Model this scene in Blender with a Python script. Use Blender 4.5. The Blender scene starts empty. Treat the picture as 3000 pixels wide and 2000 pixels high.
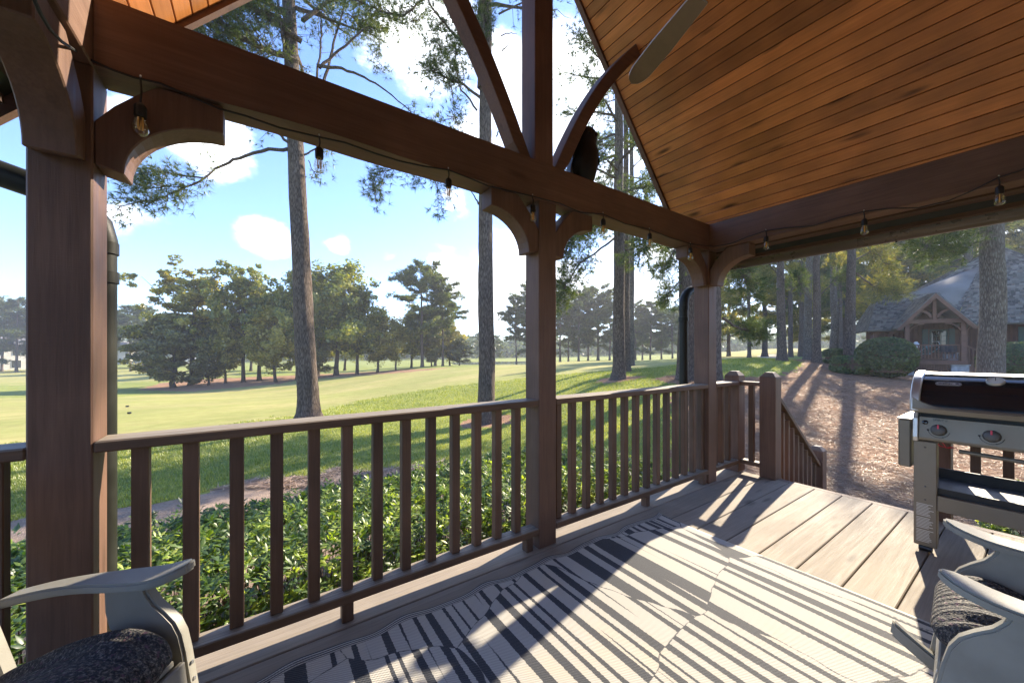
import bpy, bmesh, math, random
import numpy as np
from mathutils import Vector, Matrix
R = math.radians
sc = bpy.context.scene
COL = sc.collection
random.seed(7); rng = np.random.default_rng(7)

# ------------------------------------------------------------------ camera
YAW = R(55.5); CAMH = 1.2; F = 1080.0; HY = 1032.0
ca, sa = math.cos(YAW), math.sin(YAW)
cam = bpy.data.cameras.new('camera'); camo = bpy.data.objects.new('camera', cam); COL.objects.link(camo)
cam.sensor_width = 36; cam.lens = F / 3000 * 36; cam.shift_y = 32 / 3000
cam.clip_start = 0.02; cam.clip_end = 2000
camo.location = (0, 0, CAMH); camo.rotation_euler = (R(90), 0, YAW - R(90)); sc.camera = camo

# ------------------------------------------------------------------ world, sun, exposure
SUN_AZ, SUN_EL = R(12.5), R(30.5)          # azimuth from +X towards +Y
w = bpy.data.worlds.new("World"); sc.world = w; w.use_nodes = True
nt = w.node_tree; nt.nodes.clear()
def N(t, typ, **kw):
    n = t.nodes.new(typ)
    for k, v in kw.items():
        if k == 'op': n.operation = v
        elif isinstance(k, str) and hasattr(n, k): setattr(n, k, v)
    return n
sky = N(nt, 'ShaderNodeTexSky'); sky.sky_type = 'NISHITA'; sky.sun_disc = False
sky.sun_elevation = SUN_EL; sky.sun_rotation = R(90) - SUN_AZ; sky.air_density = 1.0; sky.dust_density = 0.4; sky.ozone_density = 2.0
tint = N(nt, 'ShaderNodeMix', data_type='RGBA', blend_type='MULTIPLY'); tint.inputs[0].default_value = 1
tint.inputs[7].default_value = (0.74, 0.86, 1.15, 1)
nt.links.new(sky.outputs[0], tint.inputs[6])
geo = N(nt, 'ShaderNodeTexCoord')
def dir_of(px, py):
    l = (px - 1500) / F
    return Vector((ca + l * sa, sa - l * ca, (HY - py) / F)).normalized()
def vm(op, a, b=None, t=nt):
    n = N(t, 'ShaderNodeVectorMath'); n.operation = op
    for i, q in enumerate((a, b)):
        if q is None: continue
        if hasattr(q, 'is_linked') or hasattr(q, 'links'): t.links.new(q, n.inputs[i])
        else: n.inputs[i].default_value = q
    return n
def ma(op, a, b=None, c=None, t=nt, clamp=False):
    n = N(t, 'ShaderNodeMath'); n.operation = op; n.use_clamp = clamp
    for i, q in enumerate((a, b, c)):
        if q is None: continue
        if hasattr(q, 'links'): t.links.new(q, n.inputs[i])
        else: n.inputs[i].default_value = q
    return n.outputs[0]
def mrange(v, a, b, c=0., d=1., t=nt):
    n = N(t, 'ShaderNodeMapRange'); n.interpolation_type = 'SMOOTHSTEP'
    t.links.new(v, n.inputs[0])
    for i, q in zip((1, 2, 3, 4), (a, b, c, d)): n.inputs[i].default_value = q
    return n.outputs[0]
# clouds: noise on the direction projected to a high deck, thickened round the cumulus the sky holds
D = geo.outputs['Generated']
nz = N(nt, 'ShaderNodeTexNoise'); nz.inputs['Scale'].default_value = 5.0; nz.inputs['Detail'].default_value = 9; nz.inputs['Roughness'].default_value = .58
mp = N(nt, 'ShaderNodeMapping'); mp.inputs['Scale'].default_value = (1, 1, 1.7); mp.inputs['Location'].default_value = (.3, .1, 0)
nt.links.new(D, mp.inputs[0]); nt.links.new(mp.outputs[0], nz.inputs['Vector'])
CL = [(1300, 170, .17, 1.0), (1390, 330, .13, .8), (1640, 330, .22, 1.0), (1480, 260, .18, .9), (1800, 520, .16, .8), (1330, 815, .10, .9), (1460, 825, .15, 1.0), (1600, 830, .17, 1.0), (1800, 740, .14, .7), (1930, 800, .18, .9), (900, 270, .05, .5),
      (640, 440, .095, .75), (735, 705, .075, .7), (1000, 715, .045, .8), (420, 655, .10, .6), (2900, 620, .30, .85), (2500, 700, .25, .7), (1130, 755, .04, .45), (1330, 600, .08, .35), (250, 300, .10, .3)]
acc = None
for px, py, r, s in CL:
    dv = dir_of(px, py)
    dist = vm('DISTANCE', vm('NORMALIZE', D).outputs[0], tuple(dv)).outputs['Value']
    b = ma('MULTIPLY', mrange(dist, r * 1.25, 0.0, 0., 1.), s)
    acc = b if acc is None else ma('MAXIMUM', acc, b)
nz2 = N(nt, 'ShaderNodeTexNoise'); nz2.inputs['Scale'].default_value = 2.0; nz2.inputs['Detail'].default_value = 3
nt.links.new(mp.outputs[0], nz2.inputs['Vector'])
base = ma('ADD', ma('MULTIPLY', acc, .68), ma('MULTIPLY', nz2.outputs[0], .16))
dens = ma('ADD', base, ma('MULTIPLY', ma('SUBTRACT', nz.outputs[0], .5), 1.7))
mask = mrange(dens, .27, .62)
shade = mrange(dens, .35, 1.0, 1.0, .80)
ccol = N(nt, 'ShaderNodeMix', data_type='RGBA'); ccol.inputs[6].default_value = (5.2, 5.7, 6.5, 1); ccol.inputs[7].default_value = (8.4, 8.6, 8.8, 1)
nt.links.new(mrange(nz.outputs[0], .38, .62), ccol.inputs[0])
mixc = N(nt, 'ShaderNodeMix', data_type='RGBA'); nt.links.new(ma('MULTIPLY', mask, .93), mixc.inputs[0])
nt.links.new(tint.outputs[2], mixc.inputs[6]); nt.links.new(ccol.outputs[2], mixc.inputs[7])
bg = N(nt, 'ShaderNodeBackground'); bg.inputs[1].default_value = 0.08
out = N(nt, 'ShaderNodeOutputWorld'); nt.links.new(mixc.outputs[2], bg.inputs[0]); nt.links.new(bg.outputs[0], out.inputs[0])

sl = bpy.data.lights.new('sun', 'SUN'); sl.energy = 2.65; sl.angle = R(0.53); sl.color = (1, .87, .68)
so = bpy.data.objects.new('sun', sl); COL.objects.link(so)
SDIR = Vector((math.cos(SUN_EL) * math.cos(SUN_AZ), math.cos(SUN_EL) * math.sin(SUN_AZ), math.sin(SUN_EL)))
so.rotation_euler = SDIR.to_track_quat('Z', 'Y').to_euler(); so.location = SDIR * 60
sc.view_settings.view_transform = 'Standard'; sc.view_settings.look = 'None'
sc.view_settings.exposure = 2.36; sc.view_settings.gamma = 1; sc.view_settings.use_curve_mapping = False
sc.render.engine = 'CYCLES'
cy = sc.cycles; cy.max_bounces = 7; cy.diffuse_bounces = 5; cy.glossy_bounces = 3; cy.transmission_bounces = 6; cy.transparent_max_bounces = 8; cy.volume_bounces = 0
cy.use_denoising = True; cy.sample_clamp_indirect = 8; cy.caustics_reflective = False; cy.caustics_refractive = False
try: cy.denoiser = 'OPENIMAGEDENOISE'
except Exception: pass

# ------------------------------------------------------------------ helpers
def tag(o, label=None, cat=None, group=None, kind=None):
    if label: o['label'] = label
    if cat: o['category'] = cat
    if group: o['group'] = group
    if kind: o['kind'] = kind
    return o
def thing(name, label, cat, loc=(0, 0, 0), rz=0, group=None):
    o = bpy.data.objects.new(name, None); COL.objects.link(o); o.empty_display_size = .1
    o.location = loc; o.rotation_euler = (0, 0, rz)
    return tag(o, label, cat, group)
def link(name, me, parent=None, mat=None):
    o = bpy.data.objects.new(name, me); COL.objects.link(o)
    if mat is not None and not me.materials: me.materials.append(mat)
    if parent is not None: o.parent = parent
    return o
def npmesh(name, V, Q=None, T=None, mat=None, smooth=False, uv=None):
    V = np.asarray(V, np.float32); me = bpy.data.meshes.new(name)
    loops = []; starts = []; n = 0
    if Q is not None and len(Q):
        Q = np.asarray(Q, np.int32); loops.append(Q.ravel()); starts.append(n + 4 * np.arange(len(Q))); n += 4 * len(Q)
    if T is not None and len(T):
        T = np.asarray(T, np.int32); loops.append(T.ravel()); starts.append(n + 3 * np.arange(len(T))); n += 3 * len(T)
    L = np.concatenate(loops).astype(np.int32); S = np.concatenate(starts).astype(np.int32)
    me.vertices.add(len(V)); me.vertices.foreach_set('co', V.ravel())
    me.loops.add(len(L)); me.loops.foreach_set('vertex_index', L)
    me.polygons.add(len(S)); me.polygons.foreach_set('loop_start', S)
    if smooth: me.polygons.foreach_set('use_smooth', np.ones(len(S), bool))
    if uv is not None:
        l = me.uv_layers.new(name='UVMap'); l.data.foreach_set('uv', np.asarray(uv, np.float32)[L].ravel())
    me.update(calc_edges=True); me.validate()
    if mat is not None: me.materials.append(mat)
    return me
class MB:
    """collects shapes in world (or local) coordinates; build() makes ONE mesh object."""
    def __init__(s): s.V = []; s.F = []
    def add(s, V, Fs):
        n = len(s.V); s.V += [tuple(v) for v in V]; s.F += [tuple(i + n for i in f) for f in Fs]; return s
    def box(s, a, b):
        (x0, y0, z0), (x1, y1, z1) = [min(p, q) for p, q in zip(a, b)], [max(p, q) for p, q in zip(a, b)]
        return s.add([(x0, y0, z0), (x1, y0, z0), (x1, y1, z0), (x0, y1, z0), (x0, y0, z1), (x1, y0, z1), (x1, y1, z1), (x0, y1, z1)],
                     [(0, 3, 2, 1), (4, 5, 6, 7), (0, 1, 5, 4), (1, 2, 6, 5), (2, 3, 7, 6), (3, 0, 4, 7)])
    def prism(s, poly, axis, a, b):
        """poly of 2-D points extruded along axis ('x','y','z') from a to b"""
        def P(p, t):
            if axis == 'y': return (p[0], t, p[1])
            if axis == 'x': return (t, p[0], p[1])
            return (p[0], p[1], t)
        n = len(poly); V = [P(p, a) for p in poly] + [P(p, b) for p in poly]
        return s.add(V, [tuple(range(n)), tuple(range(2 * n - 1, n - 1, -1))] + [(i, i + n, (i + 1) % n + n, (i + 1) % n) for i in range(n)])
    def tube(s, pts, rad, n=10, caps=True):
        pts = [Vector(p) for p in pts]; m = len(pts)
        if not hasattr(rad, '__len__'): rad = [rad] * m
        up = None; base = len(s.V); Fs = []; V = []
        for i, p in enumerate(pts):
            t = (pts[min(i + 1, m - 1)] - pts[max(i - 1, 0)]).normalized()
            if up is None:
                up = Vector((0, 0, 1)) if abs(t.z) < .9 else Vector((1, 0, 0))
            a = t.cross(up).normalized(); b = t.cross(a).normalized(); up = -b
            for k in range(n):
                q = 2 * math.pi * k / n; V.append(p + (a * math.cos(q) + b * math.sin(q)) * rad[i])
        for i in range(m - 1):
            for k in range(n):
                Fs.append((i * n + k, i * n + (k + 1) % n, (i + 1) * n + (k + 1) % n, (i + 1) * n + k))
        if caps: Fs += [tuple(range(n))[::-1], tuple((m - 1) * n + k for k in range(n))]
        return s.add(V, Fs)
    def lathe(s, prof, n=20, c=(0, 0, 0), axis=(0, 0, 1)):
        q = Vector((0, 0, 1)).rotation_difference(Vector(axis)); V = []; Fs = []; m = len(prof)
        for r, z in prof:
            for k in range(n):
                a = 2 * math.pi * k / n; V.append(q @ Vector((r * math.cos(a), r * math.sin(a), z)) + Vector(c))
        for i in range(m - 1):
            for k in range(n): Fs.append((i * n + k, i * n + (k + 1) % n, (i + 1) * n + (k + 1) % n, (i + 1) * n + k))
        Fs += [tuple(range(n))[::-1], tuple((m - 1) * n + k for k in range(n))]
        return s.add(V, Fs)
    def build(s, name, mat, parent=None, bevel=0, smooth=False, local=False, seg=1):
        off = Vector((0, 0, 0))
        if parent is not None and not local:
            p = parent
            while p is not None: off += p.location; p = p.parent
        me = bpy.data.meshes.new(name); me.from_pydata([tuple(Vector(v) - off) for v in s.V], [], s.F)
        bm = bmesh.new(); bm.from_mesh(me); bmesh.ops.recalc_face_normals(bm, faces=bm.faces)
        if bevel:
            ed = [e for e in bm.edges if len(e.link_faces) == 2 and e.calc_face_angle(0) > .6]
            bmesh.ops.bevel(bm, geom=ed, offset=bevel, segments=seg, affect='EDGES', clamp_overlap=True)
        bm.to_mesh(me); bm.free()
        if smooth:
            me.polygons.foreach_set('use_smooth', [True] * len(me.polygons))
            try: me.set_sharp_from_angle(angle=R(40))
            except Exception: pass
        return link(name, me, parent, mat)
def cpy(o, parent=None, loc=None):
    c = o.copy(); COL.objects.link(c)
    if parent is not None: c.parent = parent
    if loc is not None: c.location = loc
    for ch in o.children: cpy(ch, c)
    return c

# ------------------------------------------------------------------ materials
def newmat(name):
    m = bpy.data.materials.new(name); m.use_nodes = True; t = m.node_tree; t.nodes.clear()
    o = N(t, 'ShaderNodeOutputMaterial'); return m, t, o
def ramp(t, fac, stops, interp='LINEAR'):
    r = N(t, 'ShaderNodeValToRGB'); r.color_ramp.interpolation = interp
    e = r.color_ramp.elements
    while len(e) < len(stops): e.new(.5)
    for i, (p, c) in enumerate(stops):
        e[i].position = p; e[i].color = (*c, 1) if len(c) == 3 else c
    if fac is not None: t.links.new(fac, r.inputs[0])
    return r.outputs[0]
def mix(t, fac, a, b, mode='MIX'):
    n = N(t, 'ShaderNodeMix', data_type='RGBA', blend_type=mode)
    for i, q in ((0, fac), (6, a), (7, b)):
        if hasattr(q, 'links'): t.links.new(q, n.inputs[i])
        elif i == 0: n.inputs[0].default_value = q
        else: n.inputs[i].default_value = (*q, 1)
    return n.outputs[2]
def noise(t, vec, scale, detail=4, rough=.55, dist=0.):
    n = N(t, 'ShaderNodeTexNoise'); n.inputs['Scale'].default_value = scale; n.inputs['Detail'].default_value = detail
    n.inputs['Roughness'].default_value = rough; n.inputs['Distortion'].default_value = dist
    if vec is not None: t.links.new(vec, n.inputs['Vector'])
    return n.outputs[0]
def mapping(t, vec, scale=(1, 1, 1), loc=(0, 0, 0), rot=(0, 0, 0)):
    n = N(t, 'ShaderNodeMapping'); n.inputs['Scale'].default_value = scale; n.inputs['Location'].default_value = loc; n.inputs['Rotation'].default_value = rot
    t.links.new(vec, n.inputs[0]); return n.outputs[0]
def bump(t, h, strength, dist=.01):
    b = N(t, 'ShaderNodeBump'); b.inputs['Strength'].default_value = strength; b.inputs['Distance'].default_value = dist
    t.links.new(h, b.inputs['Height']); return b.outputs[0]
def principled(t, o, col, rough=.6, normal=None, metal=0, spec=.5, **kw):
    p = N(t, 'ShaderNodeBsdfPrincipled')
    if hasattr(col, 'links'): t.links.new(col, p.inputs['Base Color'])
    else: p.inputs['Base Color'].default_value = (*col, 1)
    if hasattr(rough, 'links'): t.links.new(rough, p.inputs['Roughness'])
    else: p.inputs['Roughness'].default_value = rough
    p.inputs['Metallic'].default_value = metal; p.inputs['Specular IOR Level'].default_value = spec
    for k, v in kw.items(): p.inputs[k.replace('_', ' ')].default_value = v
    if normal is not None: t.links.new(normal, p.inputs['Normal'])
    t.links.new(p.outputs[0], o.inputs[0]); return p
def objvec(t, rnd=True):
    tc = N(t, 'ShaderNodeTexCoord')
    if not rnd: return tc.outputs['Object'], None
    oi = N(t, 'ShaderNodeObjectInfo'); c = N(t, 'ShaderNodeCombineXYZ')
    for i, k in enumerate((31.7, 17.3, 53.1)): t.links.new(ma('MULTIPLY', oi.outputs['Random'], k, t=t), c.inputs[i])
    return vm('ADD', tc.outputs['Object'], c.outputs[0], t=t).outputs[0], oi.outputs['Random']
def wood(name, dark, mid, light, axis='X', rough=.6, knots=0., vary=.25, bstr=.25, blotch=.3, spec=.35, across=1.0, saw=0., grey=0.):
    m, t, o = newmat(name); v, rnd = objvec(t)
    sc3 = {'X': (.9, 15, 15), 'Y': (15, .9, 15), 'Z': (15, 15, .9)}[axis]; sc3 = tuple(q * across if q > 1 else q for q in sc3)
    g = noise(t, mapping(t, v, tuple(q * 1.7 for q in sc3)), 1.0, 9, .68, 1.1)
    fb = noise(t, mapping(t, v, tuple(q * 7 if q > 1 else 4 for q in sc3)), 1.0, 3, .6)
    big = noise(t, v, 2.3, 3)
    col = ramp(t, g, [(.22, tuple(.55 * a + .45 * b for a, b in zip(dark, mid))), (.5, mid), (.78, tuple(.55 * a + .45 * b for a, b in zip(light, mid)))])
    col = mix(t, ma('MULTIPLY', mrange(fb, .35, .7, t=t), .35, t=t), col, dark)
    col = mix(t, blotch, col, mix(t, mrange(big, .3, .7, t=t), (.45, .45, .45), (1.45, 1.42, 1.38)), 'MULTIPLY')
    if knots:
        vo = N(t, 'ShaderNodeTexVoronoi'); vo.inputs['Scale'].default_value = 1; vo.inputs['Randomness'].default_value = 1
        ks = {'X': (2.2, 9, 9), 'Y': (9, 2.2, 9), 'Z': (9, 9, 2.2)}[axis]
        t.links.new(mapping(t, v, ks), vo.inputs['Vector'])
        k = mrange(ma('ADD', vo.outputs['Distance'], ma('MULTIPLY', ma('SUBTRACT', g, .5, t=t), .3, t=t), t=t),   .04, .24, 1, 0, t=t)
        col = mix(t, ma('MULTIPLY', k, knots, t=t), col, tuple(q * .22 for q in dark))
    if saw:
        sw = noise(t, mapping(t, v, {'X': (260, 6, 6), 'Y': (6, 260, 6), 'Z': (6, 6, 260)}[axis]), 1, 2)
        fb = ma('ADD', fb, ma('MULTIPLY', sw, saw, t=t), t=t)
    if vary:
        col = mix(t, vary, col, ramp(t, rnd, [(0, (.5, .5, .5)), (.5, (1, .98, .95)), (1, (1.5, 1.4, 1.35))]), 'MULTIPLY')
    if grey:
        ge = N(t, 'ShaderNodeNewGeometry'); sz = N(t, 'ShaderNodeSeparateXYZ'); t.links.new(ge.outputs['True Normal'], sz.inputs[0])
        gc = mix(t, mrange(fb, .3, .7, t=t), (.20, .165, .12), (.36, .32, .25))
        col = mix(t, ma('MULTIPLY', mrange(sz.outputs[2], .5, .9, t=t), grey, t=t), col, gc)
    h = ma('ADD', ma('MULTIPLY', g, .6, t=t), ma('MULTIPLY', fb, .5, t=t), t=t)
    principled(t, o, col, ramp(t, g, [(.3, (rough - .1,) * 3), (.7, (rough + .12,) * 3)]), bump(t, h, bstr, .004), spec=spec)
    return m
def plain(name, col, rough=.5, metal=0, var=.15, bscale=60, bstr=.05, spec=.5, **kw):
    m, t, o = newmat(name); v, rnd = objvec(t)
    n1 = noise(t, v, 6, 4); n2 = noise(t, v, bscale, 3)
    c = mix(t, 1., col, mix(t, mrange(n1, .3, .7, t=t), (1 - var,) * 3, (1 + var,) * 3), 'MULTIPLY')
    principled(t, o, c, ramp(t, n1, [(.3, (max(rough - .08, .02),) * 3), (.7, (rough + .08,) * 3)]), bump(t, n2, bstr, .003), metal, spec, **kw)
    return m
def leafmat(name, stops, trans=.4, gloss=.06, rough=.4):
    m, t, o = newmat(name)
    g = N(t, 'ShaderNodeNewGeometry'); oi = N(t, 'ShaderNodeObjectInfo')
    f = ma('ADD', ma('MULTIPLY', g.outputs['Random Per Island'], .8, t=t), ma('MULTIPLY', oi.outputs['Random'], .2, t=t), t=t)
    col = ramp(t, f, stops)
    tc = N(t, 'ShaderNodeTexCoord'); big = noise(t, tc.outputs['Object'], .55, 2)
    col = mix(t, .55, col, mix(t, mrange(big, .35, .65, t=t), (.62, .70, .7), (1.38, 1.25, 1.0)), 'MULTIPLY')
    d = N(t, 'ShaderNodeBsdfDiffuse'); tr = N(t, 'ShaderNodeBsdfTranslucent'); gl = N(t, 'ShaderNodeBsdfGlossy'); gl.inputs['Roughness'].default_value = rough
    t.links.new(col, d.inputs[0]); t.links.new(mix(t, 1., col, (1.5, 1.45, .6), 'MULTIPLY'), tr.inputs[0])
    a = N(t, 'ShaderNodeMixShader'); a.inputs[0].default_value = trans; t.links.new(d.outputs[0], a.inputs[1]); t.links.new(tr.outputs[0], a.inputs[2])
    b = N(t, 'ShaderNodeMixShader'); b.inputs[0].default_value = gloss; t.links.new(a.outputs[0], b.inputs[1]); t.links.new(gl.outputs[0], b.inputs[2])
    t.links.new(b.outputs[0], o.inputs[0]); return m
def barkmat(name, a, b, c, s=1.0):
    m, t, o = newmat(name); tc = N(t, 'ShaderNodeTexCoord'); v = tc.outputs['Object']
    vo = N(t, 'ShaderNodeTexVoronoi'); vo.feature = 'DISTANCE_TO_EDGE'; vo.inputs['Scale'].default_value = 1
    t.links.new(mapping(t, v, (26 * s, 26 * s, 5 * s)), vo.inputs['Vector'])
    n = noise(t, mapping(t, v, (30 * s, 30 * s, 7 * s)), 1, 6, .7, .8); n2 = noise(t, v, 1.1, 3)
    h = ma('ADD', ma('MULTIPLY', mrange(vo.outputs['Distance'], 0, .35, t=t), .22, t=t), ma('MULTIPLY', n, .95, t=t), t=t)
    col = ramp(t, ma('MULTIPLY', h, .9, t=t), [(.30, a), (.52, b), (.80, c)])
    col = mix(t, .35, col, mix(t, mrange(n2, .35, .65, t=t), (.75, .8, .85), (1.3, 1.2, 1.1)), 'MULTIPLY')
    principled(t, o, col, .9, bump(t, h, .9, .03), spec=.15); return m

M = {}
BR = ((.085, .047, .033), (.165, .092, .064), (.235, .14, .098))
for ax in 'XYZ': M['stain' + ax] = wood('stained_timber_' + ax, *BR, axis=ax, rough=.58, knots=.3, vary=.18, bstr=.35, saw=.6)
M['stain_dark'] = wood('shade_toned_eave_timber', (.05, .028, .021), (.095, .053, .038), (.14, .082, .06), axis='Y', rough=.65, vary=.1, bstr=.3)  # timber stain darkened in colour to stand in for shade under the eaves
M['rail'] = wood('railing_timber', (.08, .047, .03), (.15, .09, .058), (.215, .14, .094), 'X', rough=.62, vary=.22, bstr=.4, blotch=.45, grey=.85)
M['baluster'] = wood('baluster_timber', (.075, .043, .028), (.145, .084, .055), (.205, .126, .084), 'Z', rough=.6, vary=.3, bstr=.35, blotch=.4)
M['ceil'] = wood('stained_pine_board', (.36, .122, .034), (.55, .215, .062), (.66, .295, .10), 'Y', rough=.40, knots=.95, vary=.34, bstr=.14, blotch=.5, spec=.4)
M['deck'] = wood('weathered_deck_board', (.185, .155, .12), (.31, .265, .21), (.41, .365, .295), 'X', rough=.72, knots=.5, vary=.16, bstr=.5, blotch=.22, spec=.2, across=1.3)
M['deckY'] = wood('weathered_deck_trim', (.12, .088, .07), (.20, .15, .12), (.28, .22, .18), 'Y', rough=.68, vary=.2, bstr=.5, spec=.25)
M['bronze'] = plain('dark_bronze_metal', (.022, .023, .019), .45, .0, .2, 40, .03, .25)
M['gutter'] = plain('highlight_toned_gutter_bronze', (.085, .068, .052), .30, .3, .12, 40, .02, .6)  # bronze lightened in colour to stand in for light reflected from below
M['poly'] = plain('grey_poly_lumber', (.27, .26, .225), .5, 0, .12, 300, .12, .4)
M['steel'] = plain('brushed_steel', (.235, .205, .16), .46, .45, .08, 120, .02)
M['alum'] = plain('cast_aluminium', (.62, .62, .60), .38, .75, .1, 90, .03)
M['enamel'] = plain('black_enamel', (.012, .012, .015), .12, 0, .1, 30, .0, .6)
M['black'] = plain('black_plastic', (.015, .015, .016), .5, 0, .1, 80, .05)
M['darkgrey'] = plain('dark_grey_plastic', (.10, .10, .10), .42, 0, .1, 80, .05)
M['tanwall'] = plain('tan_bounce_wall', (.44, .37, .29), .85, 0, .1)
M['red'] = plain('red_plastic', (.75, .03, .06), .4, 0, .05)
M['print'] = plain('white_print', (.7, .68, .62), .6, 0, .05)
M['owl'] = plain('black_plastic_plumage', (.008, .008, .009), .55, 0, .3, 70, .4)
M['fan'] = plain('brushed_fan_blade', (.22, .155, .10), .42, .05, .12, 60, .03)
M['fanedge'] = plain('pale_blade_edge', (.62, .60, .56), .4, .1, .05)
M['screw'] = plain('zinc_screw', (.45, .45, .44), .35, .8, .05)
def glassmat(name, col):
    m, t, o = newmat(name); tr = N(t, 'ShaderNodeBsdfTransparent'); tr.inputs[0].default_value = (*col, 1); gl = N(t, 'ShaderNodeBsdfGlossy'); gl.inputs['Roughness'].default_value = .05
    lw = N(t, 'ShaderNodeLayerWeight'); lw.inputs[0].default_value = .35; mx = N(t, 'ShaderNodeMixShader'); t.links.new(ma('ADD', ma('MULTIPLY', lw.outputs['Facing'], .6, t=t), .06, t=t), mx.inputs[0])
    t.links.new(tr.outputs[0], mx.inputs[1]); t.links.new(gl.outputs[0], mx.inputs[2]); t.links.new(mx.outputs[0], o.inputs[0]); return m
M['glass'] = glassmat('clear_bulb_glass', (.97, .93, .84))
M['filament'] = plain('amber_filament', (.95, .62, .22), .4, 0, .05)
m, t, o = newmat('window_glass'); principled(t, o, (.02, .022, .02), .04, spec=.8); M['pane'] = m

def rugmat():
    m, t, o = newmat('striped_flatweave'); tc = N(t, 'ShaderNodeTexCoord'); uv = tc.outputs['UV']
    sx = N(t, 'ShaderNodeSeparateXYZ'); t.links.new(uv, sx.inputs[0]); X, Y = sx.outputs[0], sx.outputs[1]
    ns = N(t, 'ShaderNodeTexNoise'); ns.inputs['Scale'].default_value = 2.6; ns.inputs['Detail'].default_value = 2; t.links.new(uv, ns.inputs['Vector'])
    sca = vm('SCALE', ns.outputs['Color'], t=t); sca.inputs['Scale'].default_value = .20
    dist = vm('ADD', uv, sca.outputs[0], t=t).outputs[0]
    vq = mapping(t, dist, (1.25, 1.45, 0), (.37, .25, 0))
    vo = N(t, 'ShaderNodeTexVoronoi'); vo.voronoi_dimensions = '2D'; vo.inputs['Scale'].default_value = 1.0; t.links.new(vq, vo.inputs['Vector'])
    ve = N(t, 'ShaderNodeTexVoronoi'); ve.voronoi_dimensions = '2D'; ve.feature = 'DISTANCE_TO_EDGE'; ve.inputs['Scale'].default_value = 1.0; t.links.new(vq, ve.inputs['Vector'])
    cs = N(t, 'ShaderNodeSeparateColor'); t.links.new(vo.outputs['Color'], cs.inputs[0])
    jag = noise(t, mapping(t, uv, (30, 95, 1)), 1, 1)
    u = ma('ADD', ma('MULTIPLY', X, 19, t=t), ma('ADD', ma('MULTIPLY', cs.outputs[0], 40, t=t), ma('MULTIPLY', jag, .16, t=t), t=t), t=t)
    cb = N(t, 'ShaderNodeCombineXYZ'); t.links.new(u, cb.inputs[0]); t.links.new(ma('ADD', ma('MULTIPLY', Y, .16, t=t), ma('MULTIPLY', cs.outputs[1], 30, t=t), t=t), cb.inputs[1])
    s1 = noise(t, cb.outputs[0], 1, 1.5, .4)
    st = mrange(s1, .470, .478, 0, 1, t=t)
    edge = mrange(ma('ADD', ve.outputs['Distance'], ma('MULTIPLY', jag, .010, t=t), t=t), .004, .010, 0, 1, t=t)
    st = ma('MULTIPLY', st, edge, t=t)
    # bound long edges: fine lines running along the edge
    dl = ma('MINIMUM', Y, ma('SUBTRACT', 2.45, Y, t=t), t=t)
    ln = ma('GREATER_THAN', ma('FRACT', ma('MULTIPLY', dl, 95, t=t), t=t), .5, t=t)
    isb = ma('LESS_THAN', dl, .034, t=t)
    st = ma('ADD', ma('MULTIPLY', st, ma('SUBTRACT', 1., isb, t=t), t=t), ma('MULTIPLY', ln, isb, t=t), t=t)
    weave = N(t, 'ShaderNodeTexWave'); weave.wave_type = 'BANDS'; weave.bands_direction = 'DIAGONAL'; weave.inputs['Scale'].default_value = 62; weave.inputs['Distortion'].default_value = .4
    t.links.new(uv, weave.inputs['Vector'])
    w2 = N(t, 'ShaderNodeTexWave'); w2.wave_type = 'BANDS'; w2.bands_direction = 'X'; w2.inputs['Scale'].default_value = 70; t.links.new(uv, w2.inputs['Vector'])
    grain = noise(t, uv, 260, 2)
    dark = mix(t, mrange(weave.outputs[1], .3, .9, t=t), (.026, .030, .039), (.062, .066, .078))
    dark = mix(t, mrange(grain, .60, .75, t=t), dark, (.17, .16, .15))
    light = mix(t, mrange(weave.outputs[1], .2, .8, t=t), (.37, .352, .31), (.53, .507, .455))
    light = mix(t, mrange(noise(t, uv, 3, 3), .5, .8, t=t), light, (.50, .45, .36))
    col = mix(t, st, dark, light)
    h = ma('ADD', weave.outputs[1], ma('MULTIPLY', w2.outputs[1], .6, t=t), t=t)
    principled(t, o, col, .72, bump(t, h, .5, .0025), spec=.35); return m
M['rug'] = rugmat()

def knitmat():
    m, t, o = newmat('charcoal_knit_fabric'); v, _ = objvec(t, False)
    wv = N(t, 'ShaderNodeTexWave'); wv.wave_type = 'BANDS'; wv.bands_direction = 'Y'; wv.inputs['Scale'].default_value = 11; wv.inputs['Distortion'].default_value = 1.2; wv.inputs['Detail Scale'].default_value = 1.5
    t.links.new(v, wv.inputs['Vector'])
    vo = N(t, 'ShaderNodeTexVoronoi'); vo.inputs['Scale'].default_value = 1; t.links.new(mapping(t, v, (150, 210, 150)), vo.inputs['Vector'])
    n = noise(t, v, 130, 3, .7)
    col = mix(t, mrange(n, .45, .72, t=t), (.03, .032, .038), (.24, .22, .195))
    col = mix(t, mrange(noise(t, v, 60, 2), .62, .7, t=t), col, (.11, .06, .09))
    h = ma('ADD', ma('MULTIPLY', wv.outputs[1], 1.3, t=t), ma('ADD', ma('MULTIPLY', vo.outputs['Distance'], .9, t=t), n, t=t), t=t)
    principled(t, o, col, .78, bump(t, h, .9, .006), spec=.3); return m
M['knit'] = knitmat()

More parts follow.
